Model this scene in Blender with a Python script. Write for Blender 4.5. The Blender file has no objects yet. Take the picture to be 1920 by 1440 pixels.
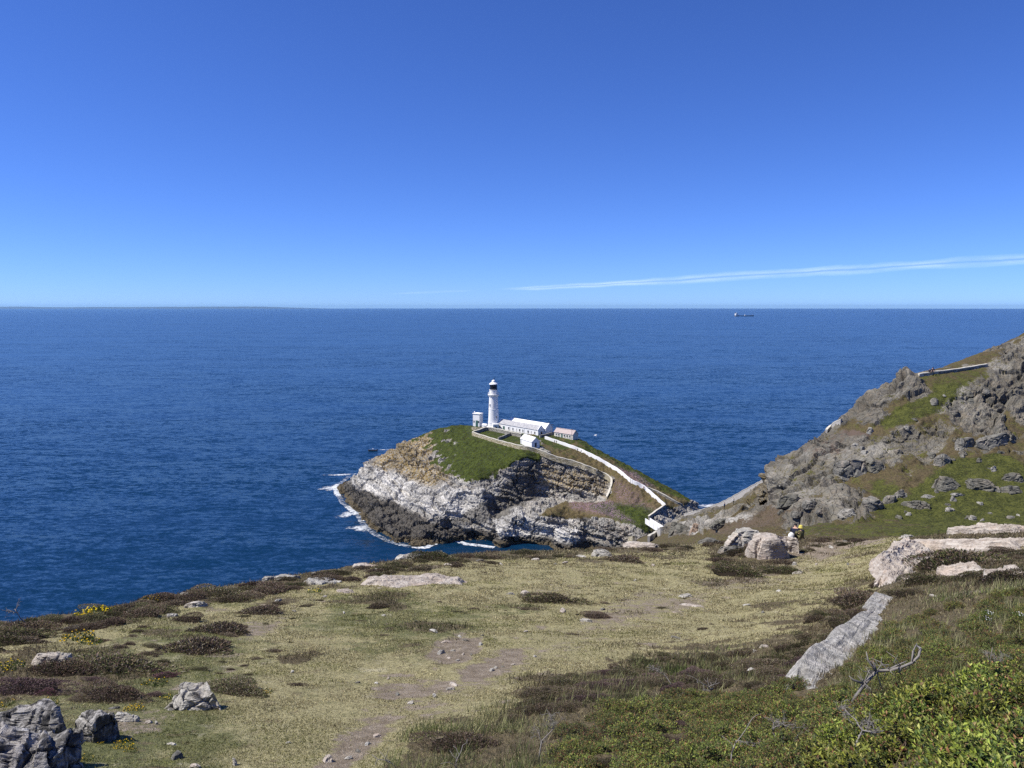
import bpy, bmesh, math, random
import numpy as np
from mathutils import Vector, Matrix
from mathutils.bvhtree import BVHTree
from mathutils.geometry import delaunay_2d_cdt

SC = bpy.context.scene
COL = SC.collection
rng = np.random.default_rng(7)
random.seed(7)

# ---------------------------------------------------------------- camera
H = 104.5                       # eye height above the sea
FPX = 1386.0                    # focal length in pixels of a 1920 px wide frame (26 mm)
PITCH = math.atan((720 - 576) / FPX)
cam_d = bpy.data.cameras.new('camera')
cam_d.lens = 26.0; cam_d.sensor_width = 36.0
cam_d.clip_start = 0.05; cam_d.clip_end = 400000
cam = bpy.data.objects.new('camera', cam_d); COL.objects.link(cam)
cam.location = (0, 0, H); cam.rotation_euler = (math.pi / 2 - PITCH, 0, 0)
SC.camera = cam
# ---------------------------------------------------------------- sky, sun, exposure
SUN_EL = math.radians(54); SUN_AZ = math.radians(-97)      # azimuth clockwise from the view direction (+Y)
SUNV = Vector((math.sin(SUN_AZ) * math.cos(SUN_EL), math.cos(SUN_AZ) * math.cos(SUN_EL), math.sin(SUN_EL)))
world = bpy.data.worlds.new('World'); SC.world = world; world.use_nodes = True
wt = world.node_tree; wt.nodes.clear()
sky = wt.nodes.new('ShaderNodeTexSky'); sky.sky_type = 'NISHITA'; sky.sun_disc = False
sky.sun_elevation = SUN_EL; sky.sun_rotation = SUN_AZ
sky.altitude = 100; sky.air_density = 0.7; sky.dust_density = 0.0; sky.ozone_density = 1.0
hs = wt.nodes.new('ShaderNodeMix'); hs.data_type = 'RGBA'; hs.blend_type = 'MULTIPLY'; hs.inputs[0].default_value = 1.0
hs.inputs[7].default_value = (0.495, 0.80, 1.60, 1)        # the cold white balance of the picture, over the whole sky
bg = wt.nodes.new('ShaderNodeBackground'); bg.inputs['Strength'].default_value = 0.073
wo = wt.nodes.new('ShaderNodeOutputWorld')
wt.links.new(sky.outputs[0], hs.inputs[6]); wt.links.new(hs.outputs[2], bg.inputs['Color']); wt.links.new(bg.outputs[0], wo.inputs[0])
sun_d = bpy.data.lights.new('sun', 'SUN'); sun_d.energy = 5.0; sun_d.angle = math.radians(0.53); sun_d.color = (1.0, 0.95, 0.87)
sun = bpy.data.objects.new('sun', sun_d); COL.objects.link(sun)
sun.rotation_euler = SUNV.to_track_quat('Z', 'Y').to_euler()
vs = SC.view_settings; vs.view_transform = 'Standard'; vs.look = 'None'; vs.exposure = 0.45; vs.gamma = 1.0; vs.use_curve_mapping = False
SC.cycles.max_bounces = 6; SC.cycles.transparent_max_bounces = 12; SC.cycles.volume_bounces = 0
SC.cycles.use_denoising = False

# ---------------------------------------------------------------- projection helpers (1920x1440 picture coordinates)
CP, SP = math.cos(PITCH), math.sin(PITCH)
def ray(px, py):
    u = (px - 960) / FPX; v = -(py - 720) / FPX
    return np.array([u, CP + v * SP, -SP + v * CP])
def PD(px, py, D):              # point at depth Y = D
    d = ray(px, py); return np.array([0, 0, H]) + d * (D / d[1])
def PZ(px, py, z):              # point at elevation z
    d = ray(px, py); return np.array([0, 0, H]) + d * ((z - H) / d[2])
def proj(V):
    V = np.asarray(V); x = V[:, 0]; y = V[:, 1]; z = V[:, 2] - H
    f = y * CP - z * SP; u = y * SP + z * CP
    f = np.where(f < 0.05, 0.05, f)
    return 960 + FPX * x / f, 720 - FPX * u / f

# ---------------------------------------------------------------- numpy noise
def _h(ix, iy, iz, s):
    n = (ix.astype(np.uint32) * np.uint32(374761393) + iy.astype(np.uint32) * np.uint32(668265263)
         + iz.astype(np.uint32) * np.uint32(2246822519) + np.uint32((s * 3266489917) & 0xffffffff))
    n = (n ^ (n >> np.uint32(13))) * np.uint32(1274126177)
    n = (n ^ (n >> np.uint32(16))) * np.uint32(2654435761)
    n = n ^ (n >> np.uint32(15))
    return n.astype(np.float64) / 4294967295.0
def vnoise(P, s=0):
    i = np.floor(P).astype(np.int64); f = P - i; f = f * f * f * (f * (f * 6 - 15) + 10)
    r = 0
    for a in (0, 1):
        wa = f[:, 0] if a else 1 - f[:, 0]
        for b in (0, 1):
            wb = wa * (f[:, 1] if b else 1 - f[:, 1])
            for c in (0, 1):
                r = r + wb * (f[:, 2] if c else 1 - f[:, 2]) * _h(i[:, 0] + a, i[:, 1] + b, i[:, 2] + c, s)
    return r * 2 - 1
def fbm(P, scale, octv=4, s=0, gain=0.5):
    P = np.asarray(P) * scale; a = 1.0; t = 0; w = 0
    for k in range(octv):
        t = t + a * vnoise(P + 17.3 * k, s + k); w += a; a *= gain; P = P * 2.03
    return t / w
def worley(P, s=0):
    """F1, F2 and a random value of the nearest cell"""
    i = np.floor(P).astype(np.int64); n = len(P)
    f1 = np.full(n, 9.0); f2 = np.full(n, 9.0); cid = np.zeros(n)
    for a in (-1, 0, 1):
        for b in (-1, 0, 1):
            for c in (-1, 0, 1):
                j0, j1, j2 = i[:, 0] + a, i[:, 1] + b, i[:, 2] + c
                q = np.stack([j0 + _h(j0, j1, j2, s + 1), j1 + _h(j0, j1, j2, s + 2), j2 + _h(j0, j1, j2, s + 3)], 1)
                d = np.sqrt(((q - P) ** 2).sum(1)); v = _h(j0, j1, j2, s + 4)
                nr = d < f1
                f2 = np.where(nr, f1, np.minimum(f2, d)); cid = np.where(nr, v, cid); f1 = np.where(nr, d, f1)
    return f1, f2, cid
def sstep(a, b, x):
    t = np.clip((x - a) / (b - a), 0, 1); return t * t * (3 - 2 * t)
def polysd(x, y, poly):
    """signed distance to a polygon, positive inside"""
    poly = np.asarray(poly, float); n = len(poly); d = np.full(len(x), 1e18); ins = np.zeros(len(x), bool)
    for k in range(n):
        ax, ay = poly[k]; bx, by = poly[(k + 1) % n]; ex, ey = bx - ax, by - ay
        wx, wy = x - ax, y - ay; t = np.clip((wx * ex + wy * ey) / (ex * ex + ey * ey + 1e-12), 0, 1)
        d = np.minimum(d, (wx - ex * t) ** 2 + (wy - ey * t) ** 2)
        c = ((ay <= y) & (by > y)) | ((by <= y) & (ay > y))
        xx = ax + (y - ay) / np.where(abs(ey) < 1e-12, 1e-12, ey) * ex
        ins ^= c & (x < xx)
    return np.where(ins, 1, -1) * np.sqrt(d)

# ---------------------------------------------------------------- terrain from control points
def tin(pts, lines=()):
    """control points and break lines -> triangles"""
    V = [tuple(p) for p in pts]; E = []
    for ln in lines:
        b = len(V); V += [tuple(p) for p in ln]; E += [(b + k, b + k + 1) for k in range(len(ln) - 1)]
    V = np.array(V); out = delaunay_2d_cdt([Vector((v[0], v[1])) for v in V], E, [], 0, 1e-4)
    ov, of, orig = out[0], out[2], out[3]
    Z = []
    for k, v in enumerate(ov):
        if orig[k]: Z.append(V[orig[k][0]][2])
        else:
            d = (V[:, 0] - v.x) ** 2 + (V[:, 1] - v.y) ** 2; w = 1 / (d + .01) ** 2; Z.append((w * V[:, 2]).sum() / w.sum())
    P = np.array([[v.x, v.y, z] for v, z in zip(ov, Z)])
    F = np.array([f for f in of if len(f) == 3], int)
    return P, F
def refine(V, F, L, maxit=40):
    for it in range(maxit):
        E = np.stack([F, np.roll(F, -1, 1)], 2)                     # edge k = (k, k+1)
        lo = E.min(2); hi = E.max(2); key = lo.astype(np.int64) * (len(V) + 1) + hi
        uk, inv = np.unique(key, return_inverse=True); inv = inv.reshape(key.shape)
        a = uk // (len(V) + 1); b = uk % (len(V) + 1)
        ln = np.linalg.norm(V[a] - V[b], axis=1); mid = (V[a] + V[b]) / 2
        mark = ln > L(mid)
        if not mark.any(): break
        fl = ln[inv]; k = fl.argmax(1); r = np.arange(len(F)); lg = inv[r, k]
        while True:
            need = mark[inv].any(1) & ~mark[lg]
            if not need.any(): break
            mark[lg[need]] = True
        mi = np.full(len(uk), -1); mi[mark] = len(V) + np.arange(mark.sum()); V = np.vstack([V, mid[mark]])
        A, B, C = F[r, k], F[r, (k + 1) % 3], F[r, (k + 2) % 3]
        m, n, o = mi[inv[r, k]], mi[inv[r, (k + 1) % 3]], mi[inv[r, (k + 2) % 3]]
        out = [F[m < 0]]
        q = (m >= 0) & (n < 0); out.append(np.stack([m, B, C], 1)[q])
        q = (m >= 0) & (n >= 0); out += [np.stack([m, B, n], 1)[q], np.stack([m, n, C], 1)[q]]
        q = (m >= 0) & (o < 0); out.append(np.stack([A, m, C], 1)[q])
        q = (m >= 0) & (o >= 0); out += [np.stack([A, m, o], 1)[q], np.stack([m, C, o], 1)[q]]
        F = np.vstack(out)
    return V, F
def smooth(V, F, n, w=0.5):
    E = np.vstack([F[:, [0, 1]], F[:, [1, 2]], F[:, [2, 0]]]); E = np.vstack([E, E[:, ::-1]])
    cnt = np.bincount(E[:, 0], minlength=len(V)).astype(float); cnt[cnt == 0] = 1
    V = V.copy()
    for k in range(n):
        S = np.stack([np.bincount(E[:, 0], V[E[:, 1], c], len(V)) for c in range(3)], 1) / cnt[:, None]
        V += w * (S - V)
    return V
def vnormals(V, F):
    N = np.cross(V[F[:, 1]] - V[F[:, 0]], V[F[:, 2]] - V[F[:, 0]])
    R = np.stack([np.bincount(F.ravel(), np.repeat(N[:, c], 3), len(V)) for c in range(3)], 1)
    return R / (np.linalg.norm(R, axis=1, keepdims=True) + 1e-12)
def orient_up(V, F):
    N = np.cross(V[F[:, 1]] - V[F[:, 0]], V[F[:, 2]] - V[F[:, 0]])
    F = F.copy(); d = N[:, 2] < 0; F[d] = F[d][:, ::-1]; return F
def mesh_np(name, V, F, attrs=None, flat=None, vecs=None, cols=None):
    me = bpy.data.meshes.new(name); V = np.asarray(V, np.float32); F = np.asarray(F, np.int32); k = F.shape[1]
    me.vertices.add(len(V)); me.vertices.foreach_set('co', V.ravel())
    me.loops.add(F.size); me.loops.foreach_set('vertex_index', F.ravel())
    me.polygons.add(len(F)); me.polygons.foreach_set('loop_start', np.arange(0, F.size, k, dtype=np.int32))
    sm = np.ones(len(F), bool) if flat is None else ~flat
    me.polygons.foreach_set('use_smooth', sm)
    me.update(calc_edges=True)
    for n, a in (attrs or {}).items():
        at = me.attributes.new(n, 'FLOAT', 'POINT'); at.data.foreach_set('value', np.asarray(a, np.float32))
    for n, a in (vecs or {}).items():
        at = me.attributes.new(n, 'FLOAT_VECTOR', 'POINT'); at.data.foreach_set('vector', np.asarray(a, np.float32).ravel())
    for n, a in (cols or {}).items():
        at = me.attributes.new(n, 'FLOAT_COLOR', 'POINT'); a = np.asarray(a, np.float32)
        if a.shape[1] == 3: a = np.hstack([a, np.ones((len(a), 1), np.float32)])
        at.data.foreach_set('color', a.ravel())
    return me
def link(name, me, material=None, parent=None, loc=None):
    o = bpy.data.objects.new(name, me); COL.objects.link(o)
    if material is not None and me is not None and len(me.materials) == 0: me.materials.append(material)
    if parent is not None: o.parent = parent
    if loc is not None: o.location = loc
    return o
def tag(o, label=None, cat=None, group=None, kind=None):
    if label: o['label'] = label
    if cat: o['category'] = cat
    if group: o['group'] = group
    if kind or cat: o['kind'] = kind or 'thing'
    return o
def empty(name, loc, rz=0.0):
    o = bpy.data.objects.new(name, None); COL.objects.link(o); o.location = loc; o.rotation_euler = (0, 0, rz); o.empty_display_size = 0.3
    return o

# ---------------------------------------------------------------- material helpers
class M:
    def __init__(s, name):
        s.m = bpy.data.materials.new(name); s.m.use_nodes = True; s.t = s.m.node_tree
        s.b = s.t.nodes['Principled BSDF']; s.b.inputs['Roughness'].default_value = 0.9; s.b.inputs['Specular IOR Level'].default_value = 0.25
    def n(s, typ, **kw):
        nd = s.t.nodes.new(typ)
        for k, v in kw.items(): setattr(nd, k, v)
        return nd
    def put(s, sock, v):
        if isinstance(v, bpy.types.NodeSocket): s.t.links.new(v, sock)
        elif isinstance(v, (tuple, list)) and len(v) == 3 and sock.type == 'RGBA': sock.default_value = (*v, 1)
        else: sock.default_value = v
    def attr(s, name, out='Fac'):
        a = s.n('ShaderNodeAttribute'); a.attribute_name = name; return a.outputs[out]
    def obj(s): return s.n('ShaderNodeTexCoord').outputs['Object']
    def pos(s): return s.n('ShaderNodeNewGeometry').outputs['Position']
    def scale(s, v, sc, rot=(0, 0, 0)):
        m = s.n('ShaderNodeMapping'); s.put(m.inputs['Vector'], v); m.inputs['Scale'].default_value = sc; m.inputs['Rotation'].default_value = rot
        return m.outputs[0]
    def noise(s, v, sc, det=4, rough=0.55, dist=0.0, out='Fac'):
        t = s.n('ShaderNodeTexNoise'); s.put(t.inputs['Vector'], v); t.inputs['Scale'].default_value = sc
        t.inputs['Detail'].default_value = det; t.inputs['Roughness'].default_value = rough; t.inputs['Distortion'].default_value = dist
        return t.outputs[out]
    def vor(s, v, sc, feat='F1', out='Distance', rnd=1.0):
        t = s.n('ShaderNodeTexVoronoi'); t.feature = feat; s.put(t.inputs['Vector'], v); t.inputs['Scale'].default_value = sc
        t.inputs['Randomness'].default_value = rnd
        return t.outputs[out]
    def ramp(s, f, stops, interp='LINEAR'):
        r = s.n('ShaderNodeValToRGB'); s.put(r.inputs[0], f); e = r.color_ramp; e.interpolation = interp
        while len(e.elements) < len(stops): e.elements.new(0.5)
        for el, (p, c) in zip(e.elements, stops):
            el.position = p; el.color = (*c, 1) if isinstance(c, tuple) else (c, c, c, 1)
        return r.outputs[0]
    def mix(s, f, a, b, blend='MIX'):
        x = s.n('ShaderNodeMix', data_type='RGBA', blend_type=blend); s.put(x.inputs[0], f); s.put(x.inputs[6], a); s.put(x.inputs[7], b)
        return x.outputs[2]
    def math(s, op, a, b=0.0, c=None, clamp=False):
        x = s.n('ShaderNodeMath', operation=op, use_clamp=clamp); s.put(x.inputs[0], a); s.put(x.inputs[1], b)
        if c is not None: s.put(x.inputs[2], c)
        return x.outputs[0]
    def mr(s, v, a, b, c=0.0, d=1.0):
        x = s.n('ShaderNodeMapRange', interpolation_type='SMOOTHSTEP'); s.put(x.inputs[0], v)
        for k, q in zip((1, 2, 3, 4), (a, b, c, d)): x.inputs[k].default_value = q
        return x.outputs[0]
    def bump(s, hgt, strength=0.5, dist=0.1, nrm=None):
        b = s.n('ShaderNodeBump'); s.put(b.inputs['Height'], hgt); b.inputs['Strength'].default_value = strength; b.inputs['Distance'].default_value = dist
        if nrm is not None: s.put(b.inputs['Normal'], nrm)
        return b.outputs[0]
    def done(s, col=None, rough=None, nrm=None, spec=None):
        if col is not None: s.put(s.b.inputs['Base Color'], col)
        if rough is not None: s.put(s.b.inputs['Roughness'], rough)
        if nrm is not None: s.put(s.b.inputs['Normal'], nrm)
        if spec is not None: s.b.inputs['Specular IOR Level'].default_value = spec
        return s.m
def plain(name, col, rough=0.6, spec=0.3, var=0.12, sc=3.0, metal=0.0):
    m = M(name); p = m.obj(); f = m.noise(p, sc, 5)
    c = m.mix(f, tuple(max(0, x * (1 - var)) for x in col), tuple(min(1, x * (1 + var)) for x in col))
    m.b.inputs['Metallic'].default_value = metal
    return m.done(c, rough, m.bump(f, 0.15, 0.02), spec)

# ================================================================ SEA
SEA_R = 62000.0
def sea_material():
    m = M('sea_water'); p = m.pos()
    d = m.n('ShaderNodeCameraData').outputs['View Distance'] if False else None
    def slope(sc, amp, ani=(1, 1, 1), rot=0.0, det=2):
        q = m.scale(p, ani, (0, 0, rot)); c = m.noise(q, sc, det, 0.5, 0.0, 'Color')
        v = m.n('ShaderNodeVectorMath', operation='SUBTRACT'); m.put(v.inputs[0], c); v.inputs[1].default_value = (0.5, 0.5, 0.5)
        w = m.n('ShaderNodeVectorMath', operation='MULTIPLY'); m.put(w.inputs[0], v.outputs[0]); w.inputs[1].default_value = (amp * .8, amp, 0)
        return w.outputs[0]
    gust = m.noise(m.scale(p, (0.35, 1, 1), (0, 0, 0.12)), 0.006, 4, 0.6)
    parts = [slope(1.3, 0.62, (0.6, 1, 1), 0.10), slope(0.42, 0.78, (0.45, 1, 1), 0.16, 3), slope(0.085, 0.36, (0.30, 1, 1), 0.26, 2)]
    acc = parts[0]
    for q in parts[1:]:
        a = m.n('ShaderNodeVectorMath', operation='ADD'); m.put(a.inputs[0], acc); m.put(a.inputs[1], q); acc = a.outputs[0]
    sc_ = m.n('ShaderNodeVectorMath', operation='SCALE'); m.put(sc_.inputs[0], acc); m.put(sc_.inputs['Scale'], m.mr(gust, 0.32, 0.68, 0.45, 1.40))
    up = m.n('ShaderNodeVectorMath', operation='ADD'); m.put(up.inputs[0], sc_.outputs[0]); up.inputs[1].default_value = (0, 0, 1)
    nn = m.n('ShaderNodeVectorMath', operation='NORMALIZE'); m.put(nn.inputs[0], up.outputs[0])
    big = m.noise(m.scale(p, (0.4, 1, 1)), 0.0016, 3, 0.5)
    col = m.mix(big, (0.0018, 0.016, 0.042), (0.0034, 0.028, 0.070))
    m.b.inputs['IOR'].default_value = 1.333
    return m.done(col, 0.22, nn.outputs[0], 0.25)
def build_sea():
    rs = np.concatenate([[0], np.geomspace(60, SEA_R, 40)]); na = 96
    V = [(0, 0, 0)]; F = []
    for r in rs[1:]:
        for k in range(na): V.append((r * math.sin(k * 2 * math.pi / na), r * math.cos(k * 2 * math.pi / na), 0))
    F3 = [(0, 1 + (k + 1) % na, 1 + k) for k in range(na)]
    F4 = []
    for i in range(len(rs) - 2):
        a = 1 + i * na; b = a + na
        for k in range(na): F4.append((a + k, a + (k + 1) % na, b + (k + 1) % na, b + k))
    me = bpy.data.meshes.new('sea'); me.from_pydata(V, [], F3 + F4); me.update()
    me.flip_normals() if me.polygons[0].normal.z < 0 else None
    o = link('sea', me, sea_material()); tag(o, kind='structure')
    return o
build_sea()

# ================================================================ TERRAIN MATERIAL
def terrain_material(name, S, grass_hi, grass_lo, heath_hi, heath_lo, rock_lo, rock_hi, dirt=(0.15, 0.115, 0.085), veg_bump=0.6):
    """S: feature size in metres. Masks are vertex attributes: veg, lush, lichen, tidal, pale, pink, dirt"""
    m = M(name); p = m.pos(); sc = m.attr('strata', 'Vector')
    n1 = m.noise(p, 0.35 / S, 6, 0.62); n2 = m.noise(p, 2.2 / S, 5, 0.6); n3 = m.noise(p, 9.0 / S, 3, 0.6)
    st = m.noise(m.scale(sc, (0.06, 0.06, 0.62)), 1.0 / S, 7, 0.70, 0.35)          # beds
    crk = m.vor(m.scale(sc, (0.5, 0.5, 1.6)), 0.9 / S, 'DISTANCE_TO_EDGE')
    f = m.math('ADD', m.math('MULTIPLY', st, 0.72), m.math('MULTIPLY', n2, 0.28))
    rock = m.ramp(f, [(0.30, rock_lo), (0.47, tuple(a * .6 + b * .4 for a, b in zip(rock_lo, rock_hi))), (0.66, rock_hi)])
    warm = m.mix(m.mr(n1, 0.42, 0.66), rock, m.mix(0.5, rock, (rock_hi[0] * 1.12, rock_hi[1] * .92, rock_hi[2] * .80)))
    pale = m.attr('pale')
    whit = m.ramp(f, [(0.36, (0.20, 0.187, 0.165)), (0.45, (0.50, 0.48, 0.435)), (0.57, (0.70, 0.675, 0.62))])
    rock = m.mix(m.math('MULTIPLY', pale, m.mr(n1, 0.25, 0.6, 0.55, 1.0)), warm, whit)
    lic = m.math('MULTIPLY', m.attr('lichen'), m.mr(m.noise(p, 0.9 / S, 5, 0.65), 0.36, 0.58))
    rock = m.mix(lic, rock, m.mix(n3, (0.34, 0.22, 0.055), (0.24, 0.19, 0.09)))
    rock = m.mix(m.mr(m.noise(m.scale(sc, (.35, .35, .8)), 0.16 / S, 5, .7), .38, .62, .62, .0), rock, m.mix(.6, rock, (0.05, 0.047, 0.042)))
    moss = m.mr(m.noise(p, 1.6 / S, 5, 0.7), 0.60, 0.75, 0, 0.6)
    rock = m.mix(moss, rock, m.mix(n3, tuple(c * .7 for c in (0.13, 0.13, 0.06)), (0.17, 0.165, 0.09)))
    rock = m.mix(m.mr(crk, 0.0, 0.045, 0.55, 0.0), rock, (0.05, 0.045, 0.04))
    tid_shade = m.attr('tidal_and_shade')
    rock = m.mix(m.math('MULTIPLY', tid_shade, m.mr(n2, 0.2, 0.55, 0.75, 1.0)), rock, m.mix(m.mr(n2, .35, .65), (0.026, 0.024, 0.021), (0.125, 0.112, 0.092)))
    wet = m.attr('shore')
    rock = m.mix(wet, rock, m.mix(n2, (0.05, 0.04, 0.022), (0.16, 0.125, 0.07)))
    g = m.mix(m.mr(m.math('ADD', m.math('MULTIPLY', n2, 0.6), m.math('MULTIPLY', n1, 0.4)), 0.40, 0.60), grass_lo, grass_hi)
    h = m.mix(m.mr(m.math('ADD', m.math('MULTIPLY', n2, 0.6), m.math('MULTIPLY', n3, 0.4)), 0.38, 0.62), heath_lo, heath_hi)
    lush = m.mr(m.math('ADD', m.attr('lush'), m.math('MULTIPLY', m.math('SUBTRACT', m.math('ADD', m.math('MULTIPLY', n1, 0.6), m.math('MULTIPLY', n2, 0.4)), 0.5), 3.6)), 0.10, 0.85)
    veg = m.mix(lush, h, g)
    pk = m.math('MULTIPLY', m.attr('pink'), m.mr(m.noise(p, 3.0 / S, 4, 0.7), 0.5, 0.62))
    veg = m.mix(pk, veg, (0.36, 0.22, 0.34))
    dm = m.attr('dirt')
    dcol = m.mix(n3, tuple(c * .7 for c in dirt), tuple(c * 1.3 for c in dirt))
    veg = m.mix(m.mr(m.math('ADD', dm, m.math('MULTIPLY', m.math('SUBTRACT', n2, 0.5), 0.8)), 0.35, 0.65), veg, dcol)
    vm = m.mr(m.math('ADD', m.attr('veg'), m.math('MULTIPLY', m.math('SUBTRACT', m.math('ADD', m.math('MULTIPLY', n1, 0.5), m.math('MULTIPLY', n2, 0.5)), 0.5), 2.6)), 0.42, 0.60)
    col = m.mix(vm, rock, veg)
    hr = m.math('ADD', m.math('MULTIPLY', st, 1.0), m.math('MULTIPLY', n2, 0.6))
    hr = m.math('ADD', hr, m.mr(crk, 0, 0.06, -0.35, 0))
    hv = m.math('ADD', m.math('MULTIPLY', n3, veg_bump), m.math('MULTIPLY', n2, 0.5))
    hx = m.n('ShaderNodeMix', data_type='FLOAT'); m.put(hx.inputs[0], vm); m.put(hx.inputs[2], hr); m.put(hx.inputs[3], hv)
    return m.done(col, 0.92, m.bump(hx.outputs[0], 0.75, 0.55 * S), 0.2)

def zone(px, py, poly, feather, namp=0.0, nz=None):
    d = polysd(px, py, poly)
    if nz is not None: d = d + namp * nz
    return sstep(-feather, feather, d)
def rock_relief(V, N, S, dip, amp, seed=0, bed=1.2, blk=0.7, crack=1.5, small=.45, big=0.0):
    """bedded, jointed rock: returns displacement along the normal and the bed coordinates"""
    warp = fbm(V, 0.055 / S, 3, seed + 40) * 3.2 * S
    s = V[:, 2] + dip[0] * V[:, 0] + dip[1] * V[:, 1] + warp
    q = s / (1.25 * S) + 0.45 * fbm(V, 0.5 / S, 3, seed + 3)
    k = np.floor(q); fr = q - k; z0 = np.zeros_like(k)
    def hk(k): return _h(k.astype(np.int64), z0.astype(np.int64), z0.astype(np.int64), seed + 9)
    led = hk(k) * (1 - sstep(.72, 1.0, fr)) + hk(k + 1) * sstep(.72, 1.0, fr)
    q3 = s / (4.2 * S) + .5 * fbm(V, .16 / S, 3, seed + 77); k3 = np.floor(q3); f3 = sstep(.80, 1.0, q3 - k3); bigled = hk(k3 + 900) * (1 - f3) + hk(k3 + 901) * f3 - .5 + .55 * ((q3 - k3) * (1 - f3) - .4)
    B = np.stack([V[:, 0] / (2.6 * S), V[:, 1] / (2.6 * S), s / (1.5 * S)], 1)
    B = B + 0.35 * np.stack([fbm(V, 0.6 / S, 2, seed + 5), fbm(V, 0.6 / S, 2, seed + 6), 0 * s], 1)
    f1, f2, cid = worley(B, seed + 20)
    B2 = np.stack([V[:, 0] / (9 * S), V[:, 1] / (9 * S), s / (16 * S)], 1) + 0.5 * np.stack([fbm(V, 0.2 / S, 4, seed + 8), fbm(V, 0.2 / S, 4, seed + 18), fbm(V, 0.2 / S, 4, seed + 28)], 1)
    g1, g2, cid2 = worley(B2, seed + 31)
    d = amp * S * ((led - .5) * bed + (cid - .5) * blk - small * (1 - sstep(0, .12, f2 - f1)) + big * bigled
                   + (cid2 - .5) * 1.9 - crack * (1 - sstep(0, .07, g2 - g1)) + 0.5 * fbm(V, 1.1 / S, 4, seed + 50))
    return d, np.stack([V[:, 0], V[:, 1], s], 1)

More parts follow.
